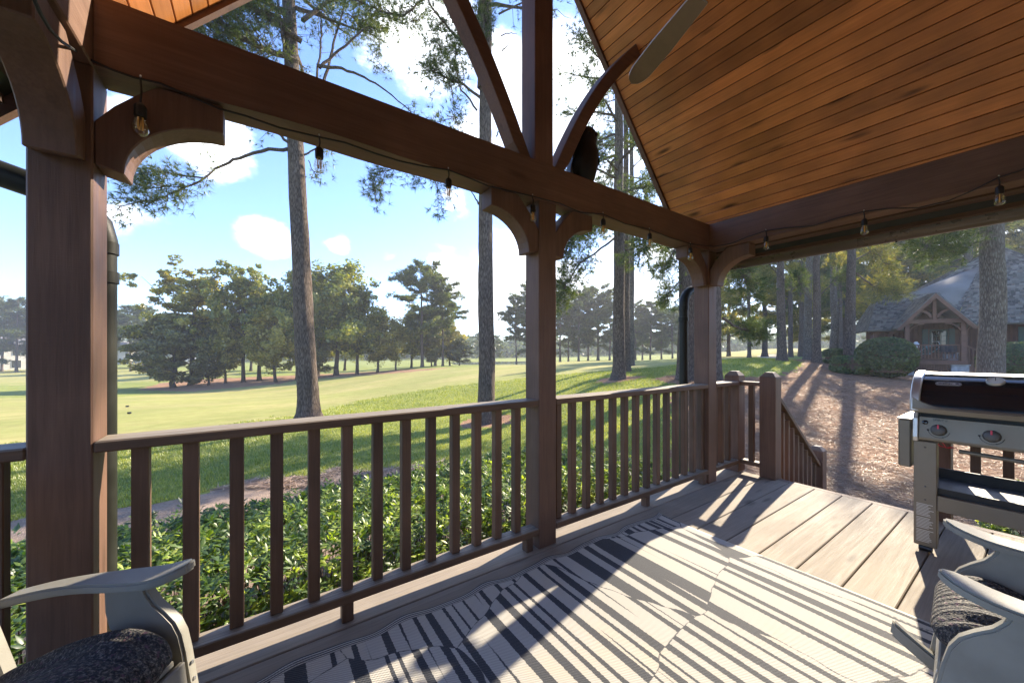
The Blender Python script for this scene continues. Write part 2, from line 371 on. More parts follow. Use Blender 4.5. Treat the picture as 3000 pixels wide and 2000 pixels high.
def groundmat(name, cols, fine, fstr, bstr, tone=.35, big=.35, bd=.03):
    m, t, o = newmat(name); tc = N(t, 'ShaderNodeTexCoord'); v = tc.outputs['Object']
    n1 = noise(t, v, fine, 6, .7); n2 = noise(t, mapping(t, v, (1, 1, 1)), big, 4, .6); n3 = noise(t, v, 2.6, 4, .6)
    col = ramp(t, n1, [(.25, cols[0]), (.5, cols[1]), (.75, cols[2])])
    col = mix(t, tone, col, mix(t, mrange(n2, .3, .7, t=t), (.62, .68, .7), (1.4, 1.3, 1.2)), 'MULTIPLY')
    col = mix(t, tone, col, mix(t, mrange(n3, .3, .7, t=t), (.72, .72, .7), (1.3, 1.28, 1.3)), 'MULTIPLY')
    principled(t, o, col, .95, bump(t, n1, bstr, bd), spec=.1); return m
M['rough'] = groundmat('rough_grass', ((.14, .175, .04), (.245, .275, .07), (.36, .37, .13)), 42, 1, .8)
M['fairway'] = groundmat('mown_fairway', ((.26, .25, .085), (.34, .32, .115), (.41, .38, .15)), 30, 1, .25, tone=.22, big=.12)
M['straw'] = groundmat('pine_straw', ((.15, .082, .045), (.33, .195, .118), (.52, .345, .225)), 60, 1, 1., tone=.42, big=.6)
M['path'] = groundmat('straw_mulch', ((.20, .135, .095), (.36, .265, .195), (.50, .40, .31)), 55, 1, 1., tone=.35)
def fairwaymat():
    m, t, o = newmat('mown_fairway'); tc = N(t, 'ShaderNodeTexCoord'); v = tc.outputs['Object']
    n1 = noise(t, v, 34, 6, .75); n2 = noise(t, mapping(t, v, (.10, .28, .1), rot=(0, 0, .25)), 1, 5, .6); n3 = noise(t, v, 1.7, 5, .65)
    wv = N(t, 'ShaderNodeTexWave'); wv.inputs['Scale'].default_value = .11; wv.inputs['Distortion'].default_value = 1.2; t.links.new(mapping(t, v, (.25, 1, 1), rot=(0, 0, .2)), wv.inputs['Vector'])
    col = ramp(t, n1, [(.25, (.20, .215, .06)), (.5, (.295, .295, .09)), (.75, (.39, .365, .14))])
    col = mix(t, ma('MULTIPLY', mrange(n2, .35, .68, t=t), .75, t=t), col, (.40, .335, .14))
    col = mix(t, .5, col, mix(t, wv.outputs[1], (.84, .9, .84), (1.12, 1.1, 1.1)), 'MULTIPLY')
    col = mix(t, .5, col, mix(t, mrange(n3, .3, .7, t=t), (.78, .8, .74), (1.2, 1.2, 1.22)), 'MULTIPLY')
    principled(t, o, col, .95, bump(t, n1, .4, .02), spec=.1); return m
M['fairway'] = fairwaymat()
M['sand'] = groundmat('bunker_sand', ((.48, .40, .30), (.58, .50, .38), (.66, .58, .45)), 20, 1, .2)
m, t, o = newmat('pond_water'); tc = N(t, 'ShaderNodeTexCoord'); principled(t, o, (.05, .07, .06), .06, bump(t, noise(t, tc.outputs['Object'], 1.2, 3), .05, .05), spec=.6); M['water'] = m
M['pinebark'] = barkmat('pine_bark', (.045, .033, .025), (.145, .11, .086), (.27, .215, .175))
M['pinebark_pale'] = barkmat('lichen_pine_bark', (.05, .042, .036), (.15, .125, .10), (.29, .28, .235))
M['bark'] = barkmat('broadleaf_bark', (.03, .024, .019), (.085, .066, .05), (.15, .12, .095), 1.6)
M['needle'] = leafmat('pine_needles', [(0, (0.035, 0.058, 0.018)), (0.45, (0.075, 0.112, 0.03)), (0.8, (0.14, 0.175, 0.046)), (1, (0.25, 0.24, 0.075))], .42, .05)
M['needle_sunlit'] = leafmat('sun_toned_pine_needles', [(0, (0.075, 0.1, 0.028)), (0.4, (0.19, 0.2, 0.05)), (0.75, (0.34, 0.29, 0.08)), (1, (0.48, 0.36, 0.13))], .5, .05)  # brighter, golder needle copy: sunlight on the foliage put into the colour
M['leaf_green'] = leafmat('broad_leaves_green', [(0, (0.075, 0.11, 0.022)), (0.45, (0.19, 0.225, 0.048)), (0.8, (0.32, 0.32, 0.07)), (1, (0.44, 0.37, 0.1))], .45, .04)
M['leaf_yellow'] = leafmat('broad_leaves_turning', [(0, (0.12, 0.14, 0.03)), (0.4, (0.29, 0.275, 0.055)), (0.75, (0.42, 0.37, 0.08)), (1, (0.50, 0.42, 0.12))], .45, .04)
M['leaf_dark'] = leafmat('broad_leaves_dark', [(0, (0.055, 0.07, 0.024)), (0.5, (0.15, 0.15, 0.05)), (0.85, (0.24, 0.24, 0.08)), (1, (0.33, 0.30, 0.11))], .4, .04)
M['azalea'] = leafmat('azalea_leaves', [(0, (0.04, 0.085, 0.018)), (0.5, (0.1, 0.18, 0.036)), (0.85, (0.18, 0.27, 0.05)), (1, (0.28, 0.33, 0.085))], .45, .07, .45)
M['azalea_new'] = leafmat('azalea_new_growth', [(0, (0.22, 0.34, 0.045)), (0.5, (0.36, 0.47, 0.07)), (1, (0.54, 0.58, 0.14))], .5, .06, .4)
M['boxwood'] = leafmat('clipped_boxwood_leaves', [(0, (.035, .06, .022)), (.5, (.075, .12, .036)), (1, (.15, .20, .06))], .3, .05)
M['twig'] = plain('brown_twigs', (.15, .095, .065), .85, 0, .4, 40, .2, .1)
M['blade'] = leafmat('grass_blades', [(0, (.13, .19, .035)), (.5, (.25, .30, .06)), (.85, (.38, .39, .11)), (1, (.50, .44, .2))], .4, .04)
M['litter_pale'] = leafmat('pale_straw_litter', [(0, (.16, .11, .085)), (.5, (.32, .235, .185)), (.85, (.46, .36, .29)), (1, (.60, .49, .40))], .1, .05)
M['litter'] = leafmat('pine_needle_litter', [(0, (.10, .055, .034)), (.5, (.27, .16, .10)), (.85, (.40, .26, .17)), (1, (.50, .36, .25))], .1, .05)
# ---- END MATERIALS

# ------------------------------------------------------------------ placement maths (planning: photo pixel + distance -> world)
def at(px, d):
    l = (px - 1500) / F; return d * (ca + l * sa), d * (sa - l * ca)
def zat(py, d): return CAMH - (py - HY) * d / F

# ================================================================== GROUND
# trees: name, px, base y, distance, ... (bases shape the terrain)
CP = [(920, 11.2, -.85), (1425, 11.2, -.93), (500, 11, -1.0), (0, 11, -1.15), (-500, 11, -1.2), (300, 30, -2.3), (-300, 30, -2.5),
      (40, 110, -4.2), (400, 100, -3.6), (40, 220, -4), (900, 85, -3.1), (900, 220, -2.5), (1810, 15.5, .08), (1848, 24, .32), (2005, 14, .21), (1930, 30, .45),
      (1500, 95, -1.75), (1400, 85, -1.75), (1500, 200, -1.0), (1900, 70, -.25), (1640, 60, -.35), (1900, 180, 0.3), (2190, 36, .68), (2260, 60, .78), (2220, 90, 2.0), (2220, 220, 2.2),
      (2290, 20, .76), (2318, 34, .78), (2365, 24, .66), (2392, 20, .70), (2450, 26, .5), (2490, 19, .45), (2640, 20.5, -.1), (2595, 16.5, .1), (2460, 18, .2),
      (2900, 11.8, -.3), (2960, 16, -.05), (3300, 15, -.3), (3300, 40, .2), (2600, 45, .8), (2600, 200, 2.0), (3300, 200, 1.5), (2400, 11, -.45), (2150, 11.5, -.12), (2600, 9, -.7)]
ISL = [(508, 1138, 48), (560, 1125, 50), (612, 1130, 49), (660, 1123, 50), (713, 1118, 51), (735, 1086, 75), (808, 1120, 50), (868, 1113, 52), (985, 1098, 55), (1035, 1097, 56), (1105, 1092, 58),
       (1170, 1083, 60), (1237, 1073, 62), (1297, 1072, 63), (1513, 1066, 75), (1692, 1058, 85), (1755, 1055, 90), (1860, 1055, 95), (1935, 1055, 105)]
CP += [(px, d, zat(by, d)) for px, by, d in ISL]
for px in (-1500, -300, 600, 1500, 2300, 2800, 3600, 5200):
    for d in (3.2, 5.5): CP.append((px, d, -.85))
P0 = np.array([(math.atan((p - 1500) / F) * 2.2, math.log(d)) for p, d, z in CP]); Z0 = np.array([z for *_, z in CP])
for th in (-3.14, -2.5, -1.9, 1.9, 2.5, 3.14):
    for d in (4, 20, 100, 330): P0 = np.vstack([P0, (th * 2.2, math.log(d))]); Z0 = np.append(Z0, -.85 if d < 50 else -1.5)
def _k(r2): return np.where(r2 > 1e-12, .5 * r2 * np.log(r2 + 1e-12), 0)
n = len(P0); A = np.zeros((n + 3, n + 3)); dd = ((P0[:, None] - P0[None]) ** 2).sum(2); A[:n, :n] = _k(dd) + np.eye(n) * .015
A[:n, n] = 1; A[:n, n + 1:] = P0; A[n, :n] = 1; A[n + 1:, :n] = P0.T
TPS = np.linalg.solve(A, np.concatenate([Z0, np.zeros(3)]))
def gz_polar(th, d):
    q = np.stack([np.ravel(th) * 2.2, np.log(np.ravel(d))], 1); r = np.zeros(len(q))
    for i in range(0, len(q), 20000):
        b = q[i:i + 20000]; K = _k(((b[:, None] - P0[None]) ** 2).sum(2)); r[i:i + 20000] = K @ TPS[:n] + TPS[n] + b @ TPS[n + 1:]
    return np.clip(r, -6, 4)
def gxy(x, y):
    x = np.asarray(x, float); y = np.asarray(y, float)
    de = x * ca + y * sa; la = x * sa - y * ca; th = np.arctan2(la, de)
    dist = np.where(np.abs(th) < 1.2, de, np.hypot(x, y) * .36); return gz_polar(th, np.clip(dist, 2.0, 340)).reshape(x.shape)
th = np.concatenate([np.linspace(-math.pi, -1.12, 50), np.linspace(-1.1, 1.1, 820), np.linspace(1.12, math.pi, 50)])
dr = np.exp(np.linspace(math.log(1.6), math.log(335), 270))
TH, DR = np.meshgrid(th, dr, indexing='ij')
dep = np.where(np.abs(TH) < 1.2, DR * np.cos(np.clip(TH, -1.2, 1.2)), DR * .36)
GZ = gz_polar(TH, np.clip(dep, 2.0, 340)).reshape(TH.shape)
LAT = DR * np.sin(TH); FW = DR * np.cos(TH)
GX = FW * ca + LAT * sa; GY = FW * sa - LAT * ca
def inpoly(px, py, poly):
    r = np.zeros(px.shape, bool); m = len(poly)
    for i in range(m):
        x0, y0 = poly[i]; x1, y1 = poly[(i + 1) % m]
        c = (y0 > py) != (y1 > py); xi = x0 + (py - y0) * (x1 - x0) / ((y1 - y0) if y1 != y0 else 1e-9); r ^= c & (px < xi)
    return r
def hash_noise(x, y, s):
    xi = np.floor(x / s); yi = np.floor(y / s); fx = x / s - xi; fy = y / s - yi
    h = lambda a, b: np.modf(np.abs(np.sin(a * 127.1 + b * 311.7) * 43758.5453))[0]
    u = fx * fx * (3 - 2 * fx); v = fy * fy * (3 - 2 * fy)
    return (h(xi, yi) * (1 - u) + h(xi + 1, yi) * u) * (1 - v) + (h(xi, yi + 1) * (1 - u) + h(xi + 1, yi + 1) * u) * v
FAIR = [(-900, 1330), (350, 1287), (620, 1252), (880, 1215), (1100, 1165), (1300, 1133), (1500, 1112), (1700, 1092), (1900, 1077), (1990, 1068), (1990, 1053), (1640, 1059), (1300, 1079), (1000, 1103), (850, 1118), (560, 1147), (350, 1162), (-900, 1178)]
FAIR2 = [(-900, 1085), (480, 1082), (700, 1092), (700, 1100), (440, 1118), (-900, 1150)]
GREEN = [(2100, 1012), (2350, 1016), (2350, 1034), (2285, 1040), (2210, 1046), (2090, 1056), (2060, 1030)]
ISLE = [(400, 1142), (560, 1147), (820, 1124), (870, 1113), (1010, 1103), (1200, 1090), (1330, 1076), (1200, 1082), (1000, 1093), (800, 1102), (600, 1110), (470, 1122)]
STRAW = [(2290, 1520), (1990, 1400), (1960, 1150), (2010, 1118), (2105, 1110), (2190, 1105), (2290, 1099), (2330, 1083), (2352, 1062), (2315, 1053), (2440, 1047), (2520, 1040), (3600, 1050), (3900, 1700), (2600, 1900)]
RINGS = [(920, 11.2, .75, .5), (1425, 11.2, .8, .6), (1810, 15.5, .9, .8), (2010, 13.9, 1.1, .7), (2080, 12.5, 1.0, .8)]
def region(x, y, dep, lat, z):
    px = 1500 + F * lat / np.maximum(dep, .5); py = HY + F * (CAMH - z) / np.maximum(dep, .5)
    jx = (hash_noise(x, y, .35) - .5) + .6 * (hash_noise(x + 9, y + 5, .13) - .5)
    k = F / np.maximum(dep, 1)
    pxj = px + jx * .55 * k; pyj = py + jx * .55 * k * CAMH / np.maximum(dep, 1)
    r = np.zeros(x.shape, int)
    vis = dep > 1.2
    r[vis & (inpoly(pxj, pyj, FAIR) | inpoly(pxj, pyj, FAIR2) | inpoly(pxj, pyj, GREEN))] = 1
    r[vis & inpoly(pxj, pyj, STRAW)] = 2
    r[vis & inpoly(pxj, pyj, ISLE)] = 2
    for cx, cd, rx, ry in RINGS:
        X, Y = at(cx, cd); q = np.hypot(x - X, y - Y) + jx * .35; r[(q < rx)] = 2
    yf = np.where(x < 0, 7.0, 7.0 - .15 * x) + jx * .4
    r[(y > 2.0) & (y < yf) & (x < 3.4) & (x > -14)] = 3
    r[vis & (((px - 2262) / 42) ** 2 + ((py - 1043) / 5.5) ** 2 < 1)] = 4
    r[vis & inpoly(px, py, [(1318, 1062), (1545, 1058), (1545, 1068), (1420, 1069), (1330, 1068)])] = 5
    r[(x < 4.3) & (y < 2.3) & (y > -6) & (x > -9)] = 2
    return r
def grid_faces(a, b):
    i, j = np.meshgrid(np.arange(a - 1), np.arange(b - 1), indexing='ij'); k = (i * b + j).ravel()
    return np.stack([k, k + b, k + b + 1, k + 1], 1)
nA, nB = TH.shape
Q = grid_faces(nA, nB)
GV = np.stack([GX, GY, GZ], 2).reshape(-1, 3)
CEN = GV[Q].mean(1); cd_ = CEN[:, 0] * ca + CEN[:, 1] * sa; cl_ = CEN[:, 0] * sa - CEN[:, 1] * ca
REG = region(CEN[:, 0], CEN[:, 1], cd_, cl_, CEN[:, 2])
for i, (nm, mt) in enumerate((('lawn', 'rough'), ('fairway', 'fairway'), ('pine_straw_ground', 'straw'), ('mulch_path', 'path'), ('sand_bunker', 'sand'), ('pond_water', 'water'))):
    q = Q[REG == i]
    if not len(q): continue
    u, inv = np.unique(q, return_inverse=True)
    tag(link(nm, npmesh(nm, GV[u], inv.reshape(-1, 4), mat=M[mt], smooth=True)), kind='structure')

# grass blades and loose straw on the near ground (uncountable)
def ground_scatter(name, mat, want, count, dmin, dmax, pxr, size, flat, label):
    px = rng.uniform(*pxr, count * 3); d = np.exp(rng.uniform(math.log(dmin), math.log(dmax), count * 3))
    l = (px - 1500) / F; x = d * (ca + l * sa); y = d * (sa - l * ca); z = gxy(x, y)
    ok = np.isin(region(x, y, d, l * d, z), want)
    x, y, z, d = [q[ok][:count] for q in (x, y, z, d)]; m = len(x)
    a = rng.uniform(0, 2 * math.pi, m); L = rng.uniform(*size, m) * (1 + d * .03); wd = L * (.035 if flat else .09) * (1 + d * .05)
    b0 = np.stack([x, y, z], 1)
    if flat:
        dv = np.stack([np.cos(a), np.sin(a), rng.uniform(-.02, .22, m)], 1) * L[:, None]; sd = np.stack([-np.sin(a), np.cos(a), rng.uniform(-.5, .5, m)], 1) * wd[:, None]; b0[:, 2] += rng.uniform(.003, .03, m)
    else:
        dv = np.stack([np.cos(a) * .5, np.sin(a) * .5, np.ones(m)], 1) * L[:, None]; sd = np.stack([-np.sin(a), np.cos(a), 0 * a], 1) * wd[:, None]
    V = np.stack([b0 - sd, b0 + sd, b0 + dv], 1).reshape(-1, 3)
    return tag(link(name, npmesh(name, V, T=np.arange(3 * m).reshape(-1, 3), mat=M[mat])), label, name.split('_')[-1], kind='stuff')
ground_scatter('lawn_grass', 'blade', [0], 130000, 4.0, 24, (-150, 2350), (.025, .05), False, 'short uneven green grass of the rough lawn below the porch')
ground_scatter('straw_litter', 'litter', [2], 120000, 4.2, 24, (1950, 3150), (.045, .10), True, 'loose brown pine needles strewn over the bare yard')
ground_scatter('mulch_litter', 'litter_pale', [3], 26000, 5.5, 14, (-100, 1300), (.08, .2), True, 'loose pale straw covering the strip between hedge and lawn')

# ================================================================== PORCH
PX = (-.513, 1.476, 3.455); PY = 1.825; PW = .07       # post centres, half width
PITCH = 1.15; EZ = 2.37; XL, XR = -.443, 3.385; XM = 1.471
porch = thing('covered_porch', 'dark stained timber porch with gabled roof of orange pine boards', 'porch', (1.476, PY, 0))
for x in PX: MB().box((x - PW, PY - PW, 0), (x + PW, PY + PW, 2.13)).build('post', M['stainZ'], porch, .005)
# beams
fb = MB(); xs = np.linspace(XL + .002, XR - .002, 24)
wob = lambda x: .006 * math.sin(x * 3.1 + .8) + .004 * math.sin(x * 7.3)
V = []; Fc = []
for x in xs: V += [(x, PY - PW - .004, 2.135 + wob(x)), (x, PY + PW, 2.135 + wob(x + .2)), (x, PY + PW, 2.362), (x, PY - PW - .004, 2.362)]
for i in range(len(xs) - 1):
    for k in range(4): Fc.append((i * 4 + k, i * 4 + (k + 1) % 4, i * 4 + 4 + (k + 1) % 4, i * 4 + 4 + k))
Fc += [(3, 2, 1, 0), tuple(len(xs) * 4 - 4 + k for k in range(4))]
fb.add(V, Fc).build('front_beam', M['stainX'], porch)
YB = -2.6
MB().box((XR, YB, 2.13), (XR + .14, PY + PW + .003, 2.366)).build('side_beam', M['stainY'], porch, .004)
MB().box((XL - .14, YB, 2.13), (XL, PY + PW + .003, 2.366)).build('side_beam', M['stainY'], porch, .004)
# king post and curved gable braces
XK = 1.446
MB().box((XK - .072, PY - .072, 2.362), (XK + .072, PY + .068, 4.52)).build('king_post', M['stainZ'], porch, .004)
def spline(P, n=14):
    P = np.array(P, float); tq = np.linspace(0, 1, len(P)); co = [np.polyfit(tq, P[:, k], min(3, len(P) - 1)) for k in (0, 1)]
    return [(float(np.polyval(co[0], q)), float(np.polyval(co[1], q))) for q in np.linspace(0, 1, n)]
for CLN in ([(1.331, 2.34), (1.125, 2.735), (.985, 2.955), (.79, 3.245), (.575, 3.525)], [(1.585, 2.34), (1.79, 2.745), (2.00, 3.06), (2.19, 3.30), (2.40, 3.52)]):
    c_ = np.array(spline(CLN, 16)); tg = np.gradient(c_, axis=0); nr = np.stack([-tg[:, 1], tg[:, 0]], 1) / np.linalg.norm(tg, axis=1)[:, None] * .043
    poly = [tuple(q) for q in c_ + nr] + [tuple(q) for q in (c_ - nr)[::-1]]; poly = [(x, max(z, 2.362)) for x, z in poly]
    MB().prism(poly, 'y', PY - .05, PY + .05).build('gable_brace', M['stainX'], porch, .004)
# knee braces: polygon (distance from post face, height)
arc = [(.068 + (1 - math.cos(t)) * .265, 1.80 + .225 * math.sin(t)) for t in np.linspace(0, math.pi / 2, 12)]
KN = [(0, 1.815)] + arc + [(.333, 2.127), (.15, 2.127), (.10, 2.08), (.045, 2.02), (0, 1.955)]
def knee(px, s):
    MB().prism([(px + s * (PW + a), z) for a, z in KN], 'y', PY - .062, PY + .05).build('knee_brace', M['stainZ'], porch, .004)
knee(PX[0], 1); knee(PX[1], -1); knee(PX[1], 1); knee(PX[2], -1)
for x in (PX[0], PX[2]):
    MB().prism([(PY - PW - a, z) for a, z in KN], 'x', x - .055, x + .055).build('knee_brace', M['stainZ'], porch, .004)
# ceiling boards: one mesh, copied up both slopes
SL = math.sqrt(1 + PITCH * PITCH); YF = 2.067; GAPW = .0785
nbd = int((XR - XM + .30) * SL / GAPW)
bd = bpy.data.meshes.new('ceiling_board'); bmm = MB().box((.002, YB - PY, 0), (GAPW - .002, YF - .028 - PY, .018))
tmp = bmm.build('ceiling_board', M['ceil'], None, .0025); bd = tmp.data; bpy.data.objects.remove(tmp)
ang = math.atan(PITCH)
for s in (1, -1):
    slope = thing('ceiling_slope', None, None, (0, 0, 0)); slope.parent = porch
    x0 = XR if s > 0 else XL; x0 += s * .30
    z0 = EZ - PITCH * .30
    slope.location = (x0 - 1.476, 0, z0)
    ux = Vector((-s / SL, 0, PITCH / SL)); nz_ = Vector((s * PITCH / SL, 0, 1 / SL))
    Mx = Matrix(((ux.x, 0, nz_.x), (0, 1, 0), (ux.z, 0, nz_.z)))
    for k in range(5, nbd):
        b = bpy.data.objects.new('ceiling_board', bd); COL.objects.link(b); b.parent = slope
        b.matrix_basis = Matrix.LocRotScale(ux * (k * GAPW), None, None) @ Mx.to_4x4()
# roof body above, rake boards, fascias
for s in (1, -1):
    xe = (XR if s > 0 else XL) + s * .30; ze = EZ - PITCH * .30
    def P(dx, dz): return (xe - s * dx, ze + PITCH * dx + dz)
    full = abs(xe - XM)
    MB().prism([P(0, .035), P(full, .035), P(full, .22), P(-.06, .15)], 'y', YB, YF).build('roof_slab', M['bronze'], porch)
    MB().prism([P(-.02, -.03), P(full, -.03), P(full, .20), P(-.02, .20)], 'y', YF - .026, YF + .012).build('rake_board', M['stainX'], porch)
    MB().prism([P(-.03, .02), P(full, .02), P(full, .06), P(-.03, .06)], 'y', YF + .013, YF + .03).build('rake_trim', M['alum'], porch)
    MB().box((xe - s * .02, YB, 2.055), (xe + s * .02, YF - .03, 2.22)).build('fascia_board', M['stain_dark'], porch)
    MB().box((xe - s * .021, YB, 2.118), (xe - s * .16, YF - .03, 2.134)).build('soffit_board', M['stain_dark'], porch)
# unseen house wall closing the back, its tan picked to bounce light in
MB().box((-3.2, -2.75, -.2), (6.5, -2.6, 4.6)).build('house_wall', M['tanwall'], porch)

# gutters and downspouts
def gutter(x0, s, lab):
    g = thing('gutter', lab, 'gutter', (x0, PY, 2.05))
    prof = [(.072 * math.cos(a), .072 * math.sin(a)) for a in np.linspace(math.pi, 2 * math.pi, 13)]
    prof = prof + [(x * .93, z * .93) for x, z in prof[::-1]]
    MB().prism([(x0 + x, 2.07 + z) for x, z in prof], 'y', YB, YF - .04).build('trough', M['gutter'], g, smooth=True)
    for y in (1.35, .62, -.1):
        MB().tube([(x0 - .07, y, 2.085), (x0 - .045, y, 2.03), (x0, y, 1.996), (x0 + .05, y, 2.03), (x0 + .07, y, 2.085)], .006, 6).build('bracket', M['black'], g)
gutter(XR + .30 + .10, 1, 'dark half-round gutter along the right eave above the grill')
gutter(XL - .30 - .10, -1, 'dark half-round gutter on the far left eave behind the post')
def downspout(x, s, lab, top):
    d = thing('downspout', lab, 'downspout', (x, 2.02, -.8))
    MB().tube([(x, 2.02, -.8), (x, 2.02, 0), (x, 2.02, 1.2), (x, 2.02, top)], .041, 16).build('pipe', M['bronze'], d, smooth=True)
    MB().tube([(x, 2.02, top - .05), (x, 2.02, top), (x + s * .012, 2.02, top + .06), (x + s * .05, 2.02, top + .115), (x + s * .11, 2.02, top + .15), (x + s * .30, 2.015, top + .205), (x + s * .36, 2.01, top + .235)], [.044] * 7, 16).build('elbow', M['bronze'], d, smooth=True)
    for z in (top - .05, top - .16): MB().lathe([(.040, 0), (.0465, .002), (.0465, .045), (.040, .047)], 18, (x, 2.02, z)).build('collar', M['bronze'], d, smooth=True)
downspout(3.425, 1, 'dark round downspout with rounded elbow behind the corner post', 1.66)
downspout(-.487, -1, 'dark round downspout standing behind the large left post', 1.62)

# deck
deck = MB().box((-4.6, -2.6, -.22), (4.02, 1.98, -.045)).build('deck', M['stainX']); tag(deck, kind='structure')
gaps = [2.03, 1.925, 1.735, 1.545, 1.355, 1.166, .98, .794, .60, .404, .21, .02, -.17, -.36, -.55, -.74, -.93, -1.12, -1.31, -1.5, -1.69, -1.88, -2.07, -2.26, -2.45]
for i in range(len(gaps) - 1):
    y1, y0 = gaps[i] - .003, gaps[i + 1] + .003; cut = [-4.6, 4.035] if i % 3 else [-4.6, -.9 + .4 * (i % 2), 4.035]
    for a, b in zip(cut[:-1], cut[1:]):
        MB().box((a + .001, y0, -.042), (b - .001, y1, 0)).build('deck_board', M['deck'], deck, .004)
MB().box((4.037, -.9, -.042), (4.10, 1.49, -.002)).build('nosing_board', M['deckY'], deck, .004)
MB().box((4.0, -2.6, -.80), (4.03, 1.98, -.05)).build('skirt_board', M['stainX'], deck)
MB().box((-4.6, 1.985, -.95), (4.03, 2.01, -.05)).build('skirt_board', M['stainX'], deck)

# railings: each section a thing > top_rail, bottom_rail, baluster..., block
def railing(lab, x0, x1, bal, blocks, y=PY, top=.91):
    r = thing('railing', lab, 'railing', ((x0 + x1) / 2, y, 0), group='porch railings')
    MB().box((x0, y - .07, top - .038), (x1, y + .055, top)).build('top_rail', M['rail'], r, .005)
    MB().box((x0, y - .072, .088), (x1, y + .015, .128)).build('bottom_rail', M['rail'], r, .004)
    for x in bal:
        q = random.uniform(-.002, .002)
        MB().box((x - .0225 + q, y - .035, .128), (x + .0225 + q, y + .008, top - .038)).build('baluster', M['baluster'], r, .003)
    for x in blocks: MB().box((x - .024, y - .06, 0), (x + .024, y - .01, .088)).build('block', M['baluster'], r, .003)
    return r
railing('long front railing section between the left post and the middle post', PX[0] + PW, PX[1] - PW, [-.340 + .1345 * k for k in range(13)], [.328, 1.345])
railing('front railing section between the middle post and the corner post', PX[1] + PW, PX[2] - PW, [1.60 + .1345 * k for k in range(14)], [2.50, 3.34])
railing('short front railing section running out of view beyond the left post', -2.5, PX[0] - PW, [-.66 - .1345 * k for k in range(13)], [-1.5])
railing('stub of railing between the corner post and the stair newel', PX[2] + PW, 3.96, [3.60, 3.72, 3.85], [])
r = thing('railing', 'one-baluster railing piece joining the two capped newel posts', 'railing', (4.03, 1.68, 0), group='porch railings')
MB().box((3.99, 1.58, .872), (4.075, 1.757, .91)).build('top_rail', M['rail'], r, .004)
MB().box((3.995, 1.58, .088), (4.075, 1.757, .128)).build('bottom_rail', M['rail'], r, .004)
MB().box((4.01, 1.645, .128), (4.055, 1.69, .872)).build('baluster', M['baluster'], r, .003)
def newel(x, y, z0, zt, lab, hw=.068):
    t_ = thing('newel_post', lab, 'newel post', (x, y, z0), group='stair newel posts')
    MB().box((x - hw, y - hw, z0), (x + hw, y + hw, zt)).build('shaft', M['stainZ'], t_, .005)
    MB().add([(x - hw, y - hw, zt), (x + hw, y - hw, zt), (x + hw, y + hw, zt), (x - hw, y + hw, zt)] + [(x + a * .032, y + b * .032, zt + .045) for a, b in ((-1, -1), (1, -1), (1, 1), (-1, 1))],
             [(0, 3, 2, 1), (4, 5, 6, 7), (0, 1, 5, 4), (1, 2, 6, 5), (2, 3, 7, 6), (3, 0, 4, 7)]).build('cap', M['rail'], t_, .003)
newel(4.03, PY, 0, .965, 'pointed-cap newel post at the porch corner, end of the front railing')
newel(4.055, 1.515, 0, .965, 'pointed-cap newel post at the head of the stairs')
newel(5.33, 1.515, -.86, .075, 'low newel post at the foot of the stair railing')
newel(4.055, .455, 0, .965, 'newel post standing behind the gas grill')
# stair railing with close-set balusters
st = thing('railing', 'sloping stair railing with close-set dark balusters', 'railing', (4.7, 1.515, -.4), group='porch railings')
def sr(x): return .80 - .752 * (x - 4.123)
MB().prism([(4.123, sr(4.123)), (5.262, sr(5.262)), (5.262, sr(5.262) - .045), (4.123, sr(4.123) - .045)], 'y', 1.465, 1.565).build('handrail', M['rail'], st, .003)
MB().prism([(4.123, -.02), (4.22, -.02), (5.262, sr(5.262) - .74), (5.262, sr(5.262) - .80), (4.123, -.10)], 'y', 1.48, 1.55).build('bottom_rail', M['rail'], st, .003)
for k in range(9):
    x = 4.19 + k * .125; MB().box((x - .022, 1.49, sr(x) - .82), (x + .022, 1.535, sr(x) - .05)).build('baluster', M['baluster'], st, .003)
steps = thing('porch_steps', 'wooden steps going down from the deck to the pine straw', 'steps', (4.5, 1.0, -.85))
for k in range(4):
    x = 4.11 + k * .285; z = -.17 * (k + 1)
    MB().box((x, .53, z - .04), (x + .30, 1.44, z)).build('tread', M['deckY'], steps, .004)
# right railing behind the grill
r = thing('railing', 'side railing seen through the open cart of the grill', 'railing', (4.055, -.4, 0), group='porch railings')
MB().box((4.0, -2.5, .872), (4.10, .38, .91)).build('top_rail', M['rail'], r, .004)
MB().box((4.01, -2.5, .088), (4.10, .38, .128)).build('bottom_rail', M['rail'], r, .004)
for k in range(20): MB().box((4.03, .26 - k * .135, .128), (4.075, .305 - k * .135, .872)).build('baluster', M['baluster'], r, .003)

# ================================================================== RUG
NX, NY = 160, 110
gx, gy = np.meshgrid(np.linspace(0, 3.05, NX), np.linspace(0, 2.45, NY), indexing='ij')
RX0, RY0 = -.61, -.815
wav = .009 * np.sin(gx * 16 + 1.2) + .005 * np.sin(gx * 29)
edgew = np.clip((gy - 2.1) / .35, 0, 1) ** 2
zz = .004 + .010 * (.5 + .5 * np.sin(gx * 16 + 2.4)) * edgew ** 2 + .002 * np.sin(gx * 5 + gy * 4)
vx = gx + RX0; vy = gy + RY0 + wav * edgew
top = np.stack([vx, vy, zz + .004], 2).reshape(-1, 3); bot = np.stack([vx, vy, 0 * zz + .001], 2).reshape(-1, 3)
q1 = grid_faces(NX, NY); q2 = q1[:, ::-1] + NX * NY
rim = [i * NY for i in range(NX)] + [(NX - 1) * NY + j for j in range(1, NY)] + [i * NY + NY - 1 for i in range(NX - 2, -1, -1)] + [j for j in range(NY - 2, 0, -1)]
rm = np.array(rim); q3 = np.stack([rm, rm + NX * NY, np.roll(rm, -1) + NX * NY, np.roll(rm, -1)], 1)
